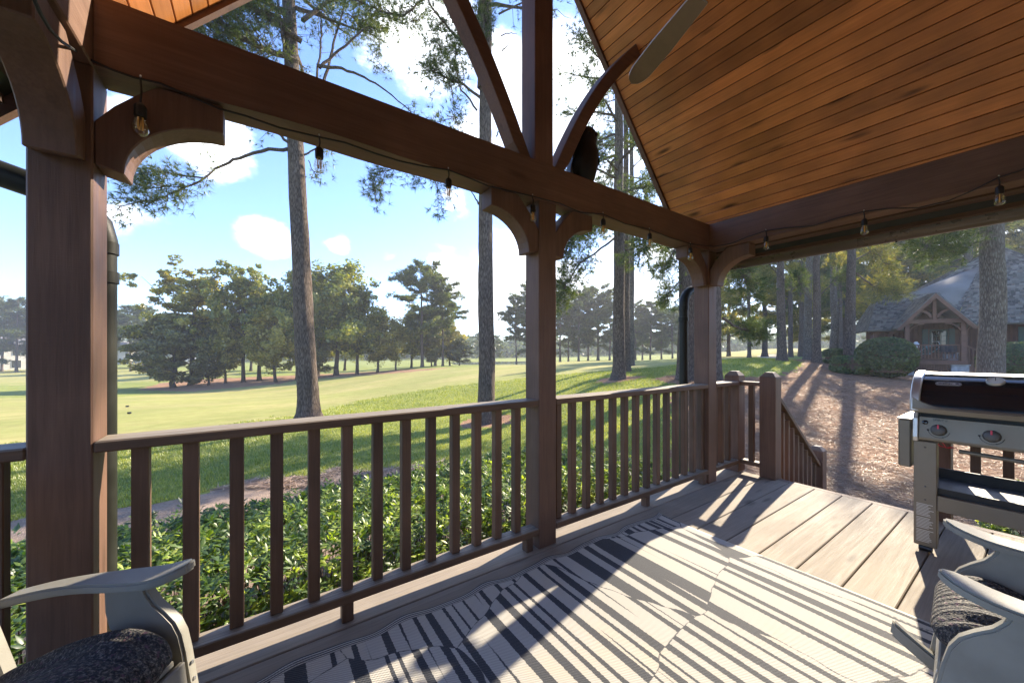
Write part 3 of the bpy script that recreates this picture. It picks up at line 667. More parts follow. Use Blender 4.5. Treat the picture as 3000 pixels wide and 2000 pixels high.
uvr = np.stack([gx, gy], 2).reshape(-1, 2)
rug = link('outdoor_rug', npmesh('outdoor_rug', np.vstack([top, bot]), np.vstack([q1, q2, q3]), mat=M['rug'], smooth=True, uv=np.vstack([uvr, uvr])))
tag(rug, 'cream and charcoal rug of broken stripes on the deck boards', 'rug')
# ---- END PORCH

# ================================================================== VEGETATION
def unit(v): return v / np.maximum(np.linalg.norm(v, axis=-1, keepdims=True), 1e-9)
def rdir(m): return unit(rng.normal(size=(m, 3)))
def quads(C, size, aspect=.55, flat=0., Nr=None):
    """randomly turned leaf quads (diamonds) at centres C"""
    m = len(C); a = rdir(m); a[:, 2] *= (1 - flat); a = unit(a); b = unit(np.cross(a, rdir(m)))
    if Nr is not None:
        nn = unit(unit(Nr) + rng.normal(size=(m, 3)) * .55); a = unit(np.cross(nn, rdir(m))); b = np.cross(nn, a)
    s = (size * rng.uniform(.6, 1.4, m))[:, None]
    V = np.stack([C - a * s, C + b * s * aspect, C + a * s, C - b * s * aspect], 1).reshape(-1, 3)
    return V, np.arange(4 * m).reshape(-1, 4)
def tufts(C, Dv, k, L, W, spread=.9):
    """needle sprays: k thin triangles fanning from each centre"""
    m = len(C); d = unit(np.repeat(Dv, k, 0) + rng.normal(size=(m * k, 3)) * spread); c = np.repeat(C, k, 0)
    l = (L * rng.uniform(.6, 1.25, m * k))[:, None]; s = unit(np.cross(d, rdir(m * k))) * (W * .5)
    V = np.stack([c - s, c + s, c + d * l], 1).reshape(-1, 3)
    return V, np.arange(3 * m * k).reshape(-1, 3)
def curve(p0, d, L, n=5, droop=0., wob=.12):
    pts = [np.array(p0, float)]; d = np.array(d, float); d /= np.linalg.norm(d)
    for i in range(n):
        d = d + rng.normal(size=3) * wob; d[2] -= droop; d /= np.linalg.norm(d); pts.append(pts[-1] + d * L / n)
    return pts
def trunk_path(H, lean=.02, wob=.05, n=10):
    x = y = 0; pts = []
    for i in range(n + 1):
        pts.append((x, y, H * i / n)); x += rng.normal() * wob * .6 + lean * H / n; y += rng.normal() * wob * .6
    return pts
def interp(pts, z):
    for a, b in zip(pts[:-1], pts[1:]):
        if a[2] <= z <= b[2]:
            t = (z - a[2]) / (b[2] - a[2]); return np.array([a[i] + (b[i] - a[i]) * t for i in range(3)])
    return np.array(pts[-1])
def trunk_r(r0, z, H): return r0 * (1 - .80 * z / H) * (1 + .55 * math.exp(-z / (.9 * r0 + .12)))
def add_trunk(mb, pts, r0, H, n=14):
    fine = []
    for i in range(34): fine.append(tuple(interp(pts, H * (i / 33) ** 1.5 * .9999)))
    mb.tube(fine, [trunk_r(r0, p[2], H) * random.uniform(.95, 1.05) for p in fine], n)

def pine_template(H, r0, z0, spread, nl, k=9, L=.55, W=.12, mat='needle', dens=1.0, bark='pinebark'):
    pts = trunk_path(H, 0, .07); mb = MB(); add_trunk(mb, pts, r0, H, 9); C = []; Dn = []
    for i in range(nl):
        z = H * (z0 + (1 - z0) * (i + random.random()) / nl * .97); f = (z / H - z0) / (1 - z0)
        env = .30 + .75 * math.sin(math.pi * min(1, .22 + .74 * f)); ln = spread * env * random.uniform(.5, 1.15)
        a = random.uniform(0, 6.283); p = interp(pts, z)
        lim = curve(p, (math.cos(a), math.sin(a), .25 + .6 * f), ln, 5, .05, .13)
        mb.tube([tuple(q) for q in lim], [.05 * (1 - f * .6) * r0 / .25 * (1 - j * .16) for j in range(6)], 4, False)
        m = max(4, int(ln * 13 * dens))
        for j in range(m):
            t = random.uniform(.35, 1.0) * 4.999; q = lim[int(t)] * (1 - t % 1) + lim[int(t) + 1] * (t % 1)
            q = q + rng.normal(size=3) * np.array([.32, .32, .16]) * (.5 + .35 * ln / 3)
            C.append(q); Dn.append((math.cos(a) * .5, math.sin(a) * .5, .55))
    V, T = tufts(np.array(C), np.array(Dn), k, L, W)
    tm = mb.build('trunk', M[bark], None, smooth=True); me = tm.data; bpy.data.objects.remove(tm)
    return me, npmesh('crown', V, T=T, mat=M[mat]), H
def dec_template(H, r0, zb, rad, nl, per, size, mat, lump=.95, flat=.55):
    pts = trunk_path(H * .8, 0, .12); mb = MB(); add_trunk(mb, pts, r0, H * .8, 9); C = []
    for i in range(nl):
        f = (i + random.random()) / nl; z = H * (zb * .7 + (.74 - zb * .7) * f); a = i * 2.4 + random.uniform(-.5, .5)
        prof = math.sin(math.pi * min(1, .22 + .78 * f) ** .9) if f < .9 else .45
        ln = rad * max(.35, prof) * random.uniform(.7, 1.15); p = interp(pts, z)
        lim = curve(p, (math.cos(a), math.sin(a), .25 + .9 * f), ln * (1 + .3 * f), 5, -.02, .15)
        mb.tube([tuple(q) for q in lim], [r0 * .34 * (1 - j * .17) * (1 - .4 * f) for j in range(6)], 4, False)
        for j in (1, 2, 3, 3, 4, 4, 5, 5):
            c = lim[j] + rng.normal(size=3) * np.array([.7, .7, .6]) * rad * .16
            if random.random() < .25:
                mb.tube([tuple(lim[j]), tuple(c)], [r0 * .1, r0 * .04], 3, False)
            m = int(per * random.uniform(.6, 1.3)); rr = lump * random.uniform(.45, 1.1)
            C.append(c + unit(rng.normal(size=(m, 3))) * (rng.uniform(.1, 1, m) ** .5)[:, None] * rr * np.array([1, 1, flat]))
    C = np.vstack(C); V, Qd = quads(C, size, .6, 0, (C - np.array([0, 0, H * .45])) * np.array([1, 1, 1.2]))
    tm = mb.build('trunk', M['bark'], None, smooth=True); me = tm.data; bpy.data.objects.remove(tm)
    return me, npmesh('crown', V, Q=Qd, mat=M[mat]), H
def plant(name, tpl, px, by, d, top, label, cat='tree', group=None, wide=1.0, dz=-.08, rz=None):
    x, y = at(px, d); z = float(gxy(x, y)); h = zat(top, d) - z; s = h / tpl[2]
    o = thing(name, label, cat, (x, y, z + dz), random.uniform(0, 6.28) if rz is None else rz, group); o.scale = (s * wide, s * wide, s)
    link('trunk', tpl[0], o); link('crown', tpl[1], o); return o
DG = [dec_template(15, .26, .26, 5.0, 24, 62, .20, 'leaf_green', 1.15, .85), dec_template(16, .28, .26, 4.6, 26, 62, .20, 'leaf_green', 1.05, .85), dec_template(14, .22, .2, 4.2, 22, 62, .20, 'leaf_yellow', 1.05, .85)]
DY = dec_template(16, .30, .42, 6.2, 24, 75, .21, 'leaf_yellow', .95, .6); DD = dec_template(9, .24, .14, 4.6, 24, 95, .18, 'leaf_dark', .9, .5)
DS = dec_template(8, .12, .16, 2.4, 20, 70, .14, 'leaf_dark', .7, .7); DO = dec_template(17, .26, .42, 5.2, 20, 65, .21, 'leaf_green', .85, .65)
PF = [pine_template(18, .24, .26, 5.0, 56, 9, .6, .13), pine_template(19, .22, .36, 4.6, 50, 9, .6, .13), pine_template(17, .25, .18, 5.2, 60, 9, .6, .13)]
PB = [pine_template(22, .24, .10, 5.2, 66, 7, .55, .105, 'needle_sunlit', 1.5), pine_template(22, .26, .16, 4.8, 60, 7, .55, .105, 'needle', 1.5), pine_template(22, .26, .12, 5.6, 62, 7, .55, .105, 'needle_sunlit', 1.5)]
# island grove across the fairway
GRV = 'trees of the grove across the fairway'
plant('broadleaf_tree', DD, 508, 1138, 48, 915, 'low dark spreading tree with branches near the ground, nearest of the grove', group=GRV, wide=1.15)
plant('broadleaf_tree', DY, 560, 1125, 50, 752, 'tall wide-crowned tree turning yellow above the low dark tree', group=GRV, wide=1.0)
plant('broadleaf_tree', DS, 612, 1130, 49, 930, 'slim young tree with thin trunk right of the low dark tree', group=GRV)
plant('broadleaf_tree', DG[2], 660, 1123, 50, 865, 'small yellow-green tree right of the slim young tree', group=GRV, wide=.8)
plant('broadleaf_tree', DO, 713, 1118, 51, 722, 'tall open-crowned tree with straight dark trunk in the grove', group=GRV, wide=.85)
plant('broadleaf_tree', DG[0], 735, 1086, 75, 880, 'green tree standing behind the open-crowned tree of the grove', group=GRV)
plant('broadleaf_tree', DG[2], 808, 1120, 50, 868, 'bushy tree with low leaves left of the nearest pine trunk', group=GRV, wide=1.1)
plant('broadleaf_tree', DG[1], 872, 1113, 52, 728, 'tall green tree partly hidden by the nearest pine trunk', group=GRV, wide=.8)
plant('broadleaf_tree', DG[0], 985, 1098, 55, 722, 'tall dense green tree just right of the nearest pine trunk', group=GRV, wide=1.0)
plant('broadleaf_tree', DG[1], 1046, 1097, 56, 800, 'green tree leaning right of the tall dense tree', group=GRV, wide=.9)
plant('broadleaf_tree', DG[2], 1105, 1092, 58, 872, 'bright yellow-green tree in the gap of the grove', group=GRV, wide=1.0)
plant('broadleaf_tree', DG[2], 1160, 1083, 60, 905, 'smaller yellow-green tree beside the dark pine', group=GRV, wide=.9)
plant('pine_tree', PF[0], 1237, 1073, 62, 772, 'dark pine with bare lower trunk at the right end of the grove', group=GRV, wide=1.2)
plant('pine_tree', PF[1], 1297, 1072, 63, 815, 'pine with ragged crown, last of the grove beside the second trunk', group=GRV, wide=1.25)
plant('broadleaf_tree', DG[1], 1205, 1079, 66, 900, 'green tree filling the gap left of the dark pine', group=GRV, wide=1.1)
plant('broadleaf_tree', DG[2], 1318, 1069, 70, 925, 'pale green tree low behind the ragged-crowned pine', group=GRV, wide=1.2)
plant('broadleaf_tree', DG[0], 1275, 1066, 84, 890, 'green tree far behind the two pines of the grove', group=GRV, wide=1.3)
plant('broadleaf_tree', DG[0], 760, 1118, 53, 800, 'green tree close behind the open-crowned tree', group=GRV, wide=1.0)
plant('broadleaf_tree', DG[1], 930, 1103, 58, 760, 'tall leafy tree between the nearest pine trunk and the tall dense tree', group=GRV, wide=1.0)
plant('broadleaf_tree', DS, 1265, 1072, 64, 960, 'low leafy tree under the dark pine of the grove', group=GRV, wide=1.3)
plant('broadleaf_tree', DS, 1345, 1068, 66, 985, 'low leafy tree at the water edge by the second trunk', group=GRV, wide=1.5)
plant('broadleaf_tree', DS, 925, 1106, 54, 960, 'low shrubby tree behind the nearest pine trunk', group=GRV, wide=1.4)
plant('broadleaf_tree', DG[0], 1010, 1085, 80, 900, 'tree seen faintly through the grove behind the tall dense tree', group=GRV, wide=1.1)
plant('broadleaf_tree', DG[1], 640, 1082, 85, 905, 'tree far behind the slim young tree of the grove', group=GRV, wide=1.2)
plant('broadleaf_tree', DG[1], 850, 1085, 85, 890, 'tree far behind the bushy tree of the grove', group=GRV, wide=1.2)
FARP = 'hazy pines at the far side of the course'; fl = 'hazy pine among the distant trees at the far side of the course'
for k, (px, by, d, top) in enumerate([(48, 1085, 100, 876), (5, 1083, 104, 890), (-45, 1080, 100, 870), (85, 1078, 108, 905), (383, 1066, 92, 898), (418, 1050, 96, 905), (450, 1060, 120, 930), (330, 1050, 110, 905), (240, 1060, 110, 880), (150, 1060, 105, 890),
        (1513, 1066, 75, 872), (1550, 1062, 78, 838), (1600, 1060, 80, 820), (1641, 1058, 84, 842), (1665, 1058, 88, 905), (1695, 1058, 82, 850), (1723, 1056, 90, 862), (1752, 1055, 88, 846), (1786, 1056, 84, 872), (1830, 1055, 92, 900),
        (1862, 1055, 98, 890), (1882, 1055, 104, 915), (1905, 1055, 98, 884), (1938, 1055, 104, 896), (1970, 1053, 100, 905), (2000, 1052, 108, 900), (1450, 1060, 120, 985), (1410, 1060, 130, 975)]):
    plant('pine_tree', PF[k % 3], px, by, d, top, fl, group=FARP, wide=random.uniform(1.05, 1.4))
# background pines right
BK = 'sunlit pines behind the right-hand trunks'; bl = 'pale sunlit pine with low branches behind the right-hand trunks'
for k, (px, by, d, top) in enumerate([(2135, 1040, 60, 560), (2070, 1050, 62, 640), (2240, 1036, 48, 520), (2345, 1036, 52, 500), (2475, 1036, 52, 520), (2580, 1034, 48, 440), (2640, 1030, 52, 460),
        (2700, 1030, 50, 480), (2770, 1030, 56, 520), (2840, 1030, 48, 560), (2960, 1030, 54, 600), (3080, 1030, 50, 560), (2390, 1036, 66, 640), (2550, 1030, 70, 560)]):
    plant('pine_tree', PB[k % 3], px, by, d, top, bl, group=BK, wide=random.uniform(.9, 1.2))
# distant woods as one mass
m = 46000; px = rng.uniform(-700, 3700, m); d = rng.uniform(170, 260, m); l = (px - 1500) / F
x = d * (ca + l * sa); y = d * (sa - l * ca); g = gxy(x, y); hh = 9 + 5 * hash_noise(px, px * 0, 42.) + 4 * hash_noise(px + 7, px * 0, 17.)
C = np.stack([x, y, g + hh * .8 * rng.uniform(0, 1, m)], 1); V, Qd = quads(C, 1.1, .8)
tag(link('distant_woods', npmesh('distant_woods', V, Q=Qd, mat=M['boxwood'])), 'far-off hazy woods closing the view beyond the course', 'woods', kind='stuff')

# ---- near pines, trunk and limbs shaped one by one
def ipx(px, py, d):
    x, y = at(px, d); return np.array([x, y, zat(py, d)])
def near_pine(label, px, d, H, r0, limbs=(), rand=None, kn=13, L=.19, W=.013, bark='pinebark', mat='needle', lean=(0, 0), group='tall pines round the porch', taper=None):
    x, y = at(px, d); z = float(gxy(x, y)) - .06; base = np.array([x, y, z])
    t = thing('pine_tree', label, 'tree', (x, y, z), 0, group); pts = [(q[0] + lean[0] * q[2], q[1] + lean[1] * q[2], q[2]) for q in trunk_path(H, 0, .03, 12)]; mb = MB(); fine = [tuple(interp(pts, H * (i / 45) ** 1.35 * .9999)) for i in range(46)]
    nn = 22; Vt = []; Ft = []
    for i, p in enumerate(fine):
        r = r0 * (1 - .62 * p[2] / H) * (1 + .50 * math.exp(-p[2] / (.55 * r0 + .10)))
        for k in range(nn):
            a = 6.2832 * k / nn; q = r * (1 + .055 * math.sin(3 * a + i * .5 + px) + random.uniform(-.035, .035) + .10 * math.sin(5 * a + px) * math.exp(-p[2] / .3))
            Vt.append((p[0] + q * math.cos(a), p[1] + q * math.sin(a), p[2]))
    for i in range(45):
        for k in range(nn): Ft.append((i * nn + k, i * nn + (k + 1) % nn, (i + 1) * nn + (k + 1) % nn, (i + 1) * nn + k))
    mb.add(Vt, Ft); mb.build('trunk', M[bark], t, smooth=True, local=True)
    lb = MB(); C = []; Dn = []
    def foliage(lim, t0, n, sp, tw):
        m = len(lim) - 1
        for j in range(n):
            u = (t0 + (1 - t0) * random.random()) * m * .9999; i = int(u); q = lim[i] * (1 - u + i) + lim[i + 1] * (u - i); dv = unit(lim[min(i + 1, m)] - lim[max(i - 1, 0)] + 1e-6)
            side = unit(dv + rng.normal(size=3) * .8 + np.array([0, 0, .15])); e = q + side * sp * random.uniform(.25, 1.1)
            if random.random() < tw: lb.tube([tuple(q), tuple((q + e) / 2 + rng.normal(size=3) * .04), tuple(e)], [.010, .007, .004], 3, False)
            for _ in range(random.choice((1, 2, 3, 4))): C.append(e + rng.normal(size=3) * .10 * max(1, sp)); Dn.append(side + np.array([0, 0, .25]))
    for path, rr, t0, n, sp in limbs:
        lim = [ipx(a, b, d + c) - base for a, b, c in path]
        den = []
        for i in range(len(lim) - 1):
            for q in np.linspace(0, 1, 4, endpoint=False): den.append(lim[i] * (1 - q) + lim[i + 1] * q + rng.normal(size=3) * .015)
        den.append(lim[-1]); lb.tube([tuple(q) for q in den], [rr * (1 - .75 * i / len(den)) for i in range(len(den))], 6, False)
        if n: foliage(den, t0, n, sp, .8)
    if rand:
        z0, z1, nl, spread, per, drp = rand
        for i in range(nl):
            f = (i + random.random()) / nl; zz = z0 + (z1 - z0) * f; a = random.uniform(0, 6.283); ln = spread * (1 - .55 * f) * random.uniform(.55, 1.15)
            lim = curve(interp(pts, zz), (math.cos(a), math.sin(a), .12 + .55 * f), ln, 7, drp, .14)
            lb.tube([tuple(q) for q in lim], [.06 * r0 / .25 * (1 - .12 * j) for j in range(8)], 5, False); foliage(lim, .32, int(per * ln), .55, .5)
    if lb.V: tag(lb.build('branches', M[bark], t, smooth=True, local=True), kind='stuff')
    if C:
        V, T = tufts(np.array(C), np.array(Dn), kn, L, W, .75); link('crown', npmesh('crown', V, T=T, mat=M[mat]), t)
    return t
near_pine('nearest tall pine with bare trunk and one low branch reaching left', 905, 11.2, 19, .30, [
    ([(860, 440, 0), (790, 436, -.3), (700, 462, -.6), (640, 490, -.8), (600, 522, -1.0), (560, 545, -1.1)], .055, .5, 14, .5),
    ([(600, 522, -1.0), (520, 512, -1.2), (450, 500, -1.3), (400, 510, -1.4)], .022, .1, 60, .42),
    ([(590, 528, -1.0), (520, 560, -1.2), (440, 590, -1.4), (350, 605, -1.5)], .024, .1, 85, .42),
    ([(560, 545, -1.1), (500, 545, -1.3), (430, 548, -1.4), (380, 540, -1.5)], .018, .1, 50, .4),
    ([(862, 430, 0), (825, 400, -.2), (790, 375, -.4), (760, 360, -.5)], .05, .5, 30, .55), ([(890, 455, 0), (930, 432, .2), (965, 425, .3)], .03, .5, 14, .4),
    ([(905, 470, 0), (915, 500, .2), (935, 520, .4)], .015, .3, 12, .4),
    ([(900, 320, 0), (860, 250, -.2), (835, 150, -.4), (818, 60, -.5), (812, -60, -.6)], .06, .55, 30, .9),
    ([(925, 330, 0), (930, 220, .2), (943, 120, .4), (940, 40, .5), (930, 20, .6)], .045, .4, 30, .8),
    ([(930, 300, 0), (960, 200, .3), (985, 100, .5), (1010, 20, .7), (1020, -60, .8)], .055, .4, 34, .9),
    ([(935, 200, 0), (990, 150, .3), (1060, 90, .6), (1085, 78, .7), (1140, 84, .8)], .045, .5, 26, .6),
    ([(930, 195, 0), (1000, 200, .3), (1070, 228, .5), (1130, 262, .7), (1205, 330, .8)], .05, .9, 8, .4),
    ([(1110, 90, .7), (1112, 140, .8), (1108, 200, .8)], .012, .2, 22, .35), ([(1060, 60, .7), (1120, 40, .8), (1180, 70, .9), (1220, 60, 1.0)], .02, .1, 70, .6),
    ([(870, 180, 0), (790, 150, -.6), (700, 110, -1.2), (620, 50, -1.6), (560, 0, -1.9)], .09, .15, 330, 1.0),
    ([(870, 240, 0), (790, 200, -.5), (700, 160, -1.0), (610, 130, -1.4), (540, 110, -1.7)], .07, .25, 240, .8),
    ([(880, 120, 0), (800, 60, -.5), (720, 10, -1.0), (640, -50, -1.4)], .08, .2, 260, 1.0),
    ([(890, 60, 0), (960, 10, .4), (1060, -30, .8)], .07, .3, 90, .9), ([(1010, 40, .7), (1050, 60, .8), (1090, 90, .9)], .02, .1, 60, .5)],
    rand=(11.5, 18, 24, 3.4, 12, .02), lean=(-.043, .029))
near_pine('second tall pine with straight dark trunk behind the middle post', 1425, 11.2, 20, .26, [
    ([(1410, 290, 0), (1360, 250, -.3), (1310, 230, -.5), (1262, 205, -.7)], .045, .3, 110, .55), ([(1400, 320, 0), (1350, 262, -.2), (1330, 180, -.3), (1345, 130, -.4)], .03, .3, 70, .5),
    ([(1310, 232, -.5), (1328, 290, -.5), (1332, 340, -.5), (1345, 385, -.5)], .014, .4, 12, .35), ([(1310, 340, 0), (1340, 345, -.3), (1270, 360, -.4)], .012, .2, 22, .35),
    ([(1405, 560, 0), (1340, 545, -.3), (1270, 515, -.6), (1180, 490, -.9), (1120, 500, -1.1)], .035, .25, 120, .5), ([(1405, 600, 0), (1390, 575, -.1), (1375, 552, -.1)], .03, 1, 0, .1),
    ([(1270, 515, -.6), (1290, 570, -.6), (1297, 620, -.6)], .010, .3, 20, .3), ([(1120, 490, -1.1), (1090, 530, -1.2), (1100, 570, -1.2)], .010, .1, 34, .3),
    ([(1390, 170, 0), (1330, 100, -.4), (1270, 30, -.8), (1230, -40, -1.1)], .05, .2, 70, .6), ([(1240, 0, -.9), (1180, 45, -1.1), (1110, 30, -1.3), (1050, 5, -1.5)], .03, .1, 110, .6),
    ([(1300, 60, -.6), (1270, 100, -.7), (1290, 140, -.7)], .012, .1, 40, .4),
    ([(1455, 350, 0), (1470, 330, .1), (1480, 318, .1)], .02, 1, 0, .1), ([(1470, 150, 0), (1490, 130, .1), (1496, 122, .1)], .022, 1, 0, .1), ([(1468, 105, 0), (1500, 98, .1), (1514, 100, .1)], .018, 1, 0, .1), ([(1455, 400, 0), (1462, 385, .1), (1478, 365, .1)], .022, 1, 0, .1),
    ([(1415, 260, 0), (1412, 150, -.15), (1410, 40, -.2), (1420, -80, -.2)], .17, .3, 150, .5), ([(1460, 40, 0), (1530, 10, .3), (1560, -30, .4)], .03, .4, 30, .5)],
    rand=(12.5, 19, 24, 3.0, 12, .02))
near_pine('pine with bushy crown right of the middle post, above the railing', 1812, 15.5, 19, .255, [
    ([(1800, 700, 0), (1750, 735, -.4), (1700, 770, -.8), (1660, 830, -1.2), (1640, 880, -1.4)], .05, .3, 170, .7), ([(1800, 640, 0), (1740, 660, -.4), (1690, 690, -.7), (1650, 740, -1.0)], .045, .25, 150, .7),
    ([(1830, 720, 0), (1870, 700, .3), (1920, 712, .6), (1960, 740, .8)], .045, .4, 80, .6), ([(1800, 560, 0), (1740, 590, -.4), (1680, 640, -.8)], .04, .3, 120, .7),
    ([(1800, 860, 0), (1785, 850, -.1), (1778, 840, -.1)], .02, 1, 0, .1)],
    rand=(5.5, 18, 44, 3.5, 16, .045), kn=12, L=.24, W=.02)
near_pine('slimmer dark pine close behind the bushy-crowned pine', 1836, 18.5, 18, .20, rand=(8, 17, 13, 2.6, 12, .03), kn=11, L=.26, W=.022)
near_pine('pale-barked pine standing apart right of the bushy-crowned pine', 1849, 24, 21, .21, rand=(9, 20, 16, 2.8, 12, .02), kn=10, L=.30, W=.026, bark='pinebark_pale')
near_pine('thick pine just left of the corner downspout with drooping branches', 2010, 13.9, 19, .30, [
    ([(1995, 620, 0), (1950, 640, -.4), (1900, 700, -.8), (1870, 745, -1.0)], .05, .2, 150, .7), ([(1995, 700, 0), (1960, 760, -.3), (1940, 800, -.5)], .035, .2, 70, .6), ([(1995, 820, 0), (1970, 850, -.3), (1955, 870, -.4)], .03, .3, 46, .5)],
    rand=(10, 18, 10, 2.8, 11, .03), kn=12, L=.24, W=.019)
near_pine('pine half hidden behind the corner post', 2092, 12.5, 19, .26, [
    ([(2118, 930, .2), (2160, 960, .4), (2200, 970, .8), (2230, 968, 1.1)], .045, .3, 110, .5), ([(2118, 760, .2), (2160, 780, .4), (2200, 850, .8)], .045, .2, 120, .7)],
    rand=(13, 18, 9, 2.4, 10, .02), kn=12, L=.24, W=.019)
RG = 'row of tall pines along the straw yard'
near_pine('thin pine standing alone in front of the sand bunker', 2195, 36, 17, .17, rand=(4.5, 16, 38, 3.0, 14, .02), kn=9, L=.40, W=.04, group=RG, mat='needle_sunlit')
near_pine('dark straight pine at the edge of the sunlit lawn', 2291, 20, 12.2, .225, [([(2300, 900, 0), (2320, 850, .3), (2345, 830, .5)], .03, .5, 26, .5), ([(2275, 800, 0), (2250, 770, -.2), (2235, 765, -.3)], .03, .5, 20, .5)], rand=(7.5, 11.8, 8, 2.6, 14, .02), kn=9, L=.3, W=.03, group=RG)
near_pine('slim pine with crooked limb behind the dark straight pine', 2316, 34, 17, .20, rand=(5, 16, 34, 3.0, 13, .02), kn=8, L=.4, W=.045, group=RG, mat='needle_sunlit')
near_pine('pale pine third along the straw yard row', 2366, 24, 13, .235, [([(2380, 850, 0), (2340, 760, -.5), (2320, 730, -.8)], .035, .5, 30, .6)], rand=(8, 12.6, 8, 2.6, 14, .02), kn=9, L=.3, W=.03, group=RG, bark='pinebark_pale')
near_pine('pine at the back between the pale trunk and the straight trunk', 2349, 38, 18, .26, rand=(5.5, 17, 34, 3.2, 12, .02), kn=8, L=.42, W=.045, group=RG)
near_pine('straight reddish pine at the head of the straw yard', 2392, 20, 12.4, .20, [([(2405, 860, 0), (2440, 830, .3), (2470, 800, .6)], .03, .5, 36, .5), ([(2400, 900, 0), (2360, 860, -.5), (2330, 800, -.9)], .025, .7, 20, .5)], rand=(7.6, 12, 8, 2.6, 14, .02), kn=9, L=.3, W=.03, group=RG)
near_pine('pine with scarred base left of the clipped hedge', 2443, 25, 13.5, .24, [([(2455, 900, 0), (2490, 880, .4), (2540, 890, .8), (2570, 900, 1.0)], .04, .3, 90, .7)], rand=(6.5, 13, 11, 3.0, 14, .02), kn=9, L=.32, W=.032, group=RG, bark='pinebark_pale', mat='needle_sunlit')
near_pine('thick dark pine rising behind the clipped hedge', 2488, 19.5, 12, .25, [([(2510, 800, 0), (2560, 840, .5), (2600, 850, .9), (2640, 850, 1.3)], .05, .2, 150, .8), ([(2510, 760, 0), (2560, 730, .4), (2610, 790, .8)], .04, .2, 110, .8)], rand=(7.6, 11.6, 7, 2.4, 14, .02), kn=10, L=.3, W=.028, group=RG, mat='needle_sunlit')
near_pine('slim pine far behind the clipped hedge', 2462, 40, 18, .2, rand=(5, 17, 30, 3, 12, .02), kn=8, L=.42, W=.045, group=RG)
near_pine('pine rising behind the cottage roof', 2832, 36, 24, .40, rand=(9, 23, 40, 4.0, 12, .02), kn=8, L=.42, W=.045, group=RG, bark='pinebark_pale')
near_pine('big lichen-barked pine in front of the cottage wall', 2904, 11.8, 20, .30, [([(2880, 700, 0), (2820, 720, -.3), (2760, 730, -.6), (2700, 720, -.9)], .05, .2, 170, .6), ([(2890, 650, 0), (2840, 640, -.3), (2760, 680, -.7)], .04, .2, 120, .6)], rand=(13, 19, 18, 2.6, 12, .02), kn=12, L=.2, W=.016, bark='pinebark_pale')

# ---- hedge under the railing
def azalea(label, x0, x1, y0, y1, zb, zt, nw, name='azalea_hedge', cat='hedge', lsz=(.035, .062)):
    t = thing(name, label, cat, ((x0 + x1) / 2, (y0 + y1) / 2, zb)); off = np.array(t.location)
    x = rng.uniform(x0, x1, nw); v = rng.uniform(0, 1, nw); topn = zt + .10 * (hash_noise(x, v * 3, .35) - .5) + .05 * (hash_noise(x, v * 3, .12) - .5)
    side = rng.random(nw)
    y = np.where(side < .62, rng.uniform(y0, y1, nw), np.where(side < .88, y0 + rng.normal(size=nw) * .07 + .05, y1 - rng.uniform(0, .1, nw)))
    edge = np.clip(np.minimum(y - y0, y1 - y) / .30, 0, 1); hcap = topn - (1 - edge) ** 2 * .22
    z = np.where(side < .62, hcap + rng.normal(size=nw) * .035, zb + .12 + (hcap - zb - .12) * rng.random(nw) ** .55)
    endf = np.clip(np.minimum(x - x0, x1 - x) / .3, 0, 1); z = np.where(z > zb, zb + (z - zb) * (.7 + .3 * endf), z)
    C = np.stack([x, y, z], 1); up = unit(np.stack([rng.normal(size=nw) * .35, np.where(side < .62, rng.normal(size=nw) * .35, -.7), np.ones(nw)], 1))
    newg = (rng.random(nw) < .44) & (side < .8)
    for nm, sel, mat, sc_ in (('foliage', ~newg, 'azalea', 1.0), ('new_growth', newg, 'azalea_new', .85)):
        c = C[sel]; u = up[sel]; k = 7; m = len(c) * k; c = np.repeat(c, k, 0); u = np.repeat(u, k, 0)
        d = unit(u * rng.uniform(.15, .9, m)[:, None] + unit(np.cross(u, rdir(m)))); L = (rng.uniform(*lsz, m) * sc_)[:, None]
        s = unit(np.cross(d, u)); nn = unit(np.cross(s, d)); b = c + d * .006 + rng.normal(size=(m, 3)) * .008
        w_ = L * .36
        P = [b, b + d * L * .5 + s * w_ * .5 - nn * L * .07, b + d * L * 1.0 - nn * L * .16, b + d * L * .5 - s * w_ * .5 - nn * L * .07, b + d * L * .5]
        V = np.stack(P, 1).reshape(-1, 3) - off; i = 5 * np.arange(m)[:, None]
        T = np.concatenate([i + [0, 1, 4], i + [1, 2, 4], i + [4, 2, 3], i + [0, 4, 3]], 0)
        tag(link(nm, npmesh(nm, V, T=T, mat=M[mat]), t), kind='stuff')
    m = int((x1 - x0) * 240); bx = rng.uniform(x0, x1, m); by_ = rng.uniform(y0 + .05, y1 - .05, m); hz = zb + (zt - zb) * rng.uniform(.5, .98, m)
    p0 = np.stack([bx, by_, 0 * bx + zb], 1); p1 = np.stack([bx + rng.normal(size=m) * .12, by_ + rng.normal(size=m) * .12, hz], 1)
    a = unit(np.cross(p1 - p0, rdir(m))) * .004; V = np.stack([p0 - a, p0 + a, p1 + a * .5, p1 - a * .5], 1).reshape(-1, 3) - off
    tag(link('twigs', npmesh('twigs', V, Q=np.arange(4 * m).reshape(-1, 4), mat=M['twig']), t), kind='stuff')
azalea('leafy azalea hedge with pale new growth along the front of the porch', -3.4, 3.9, 2.25, 3.92, -.86, -.05, 16500, lsz=(.042, .070))
azalea('small leafy azalea beside the stairs behind the grill', 4.3, 5.9, -1.6, .30, -.86, .05, 2600, 'azalea_shrub', 'shrub', (.04, .07))
azalea('small azalea at the corner outside the stair newel posts', 4.15, 5.0, 1.75, 2.6, -.86, -.35, 700, 'azalea_shrub', 'shrub')

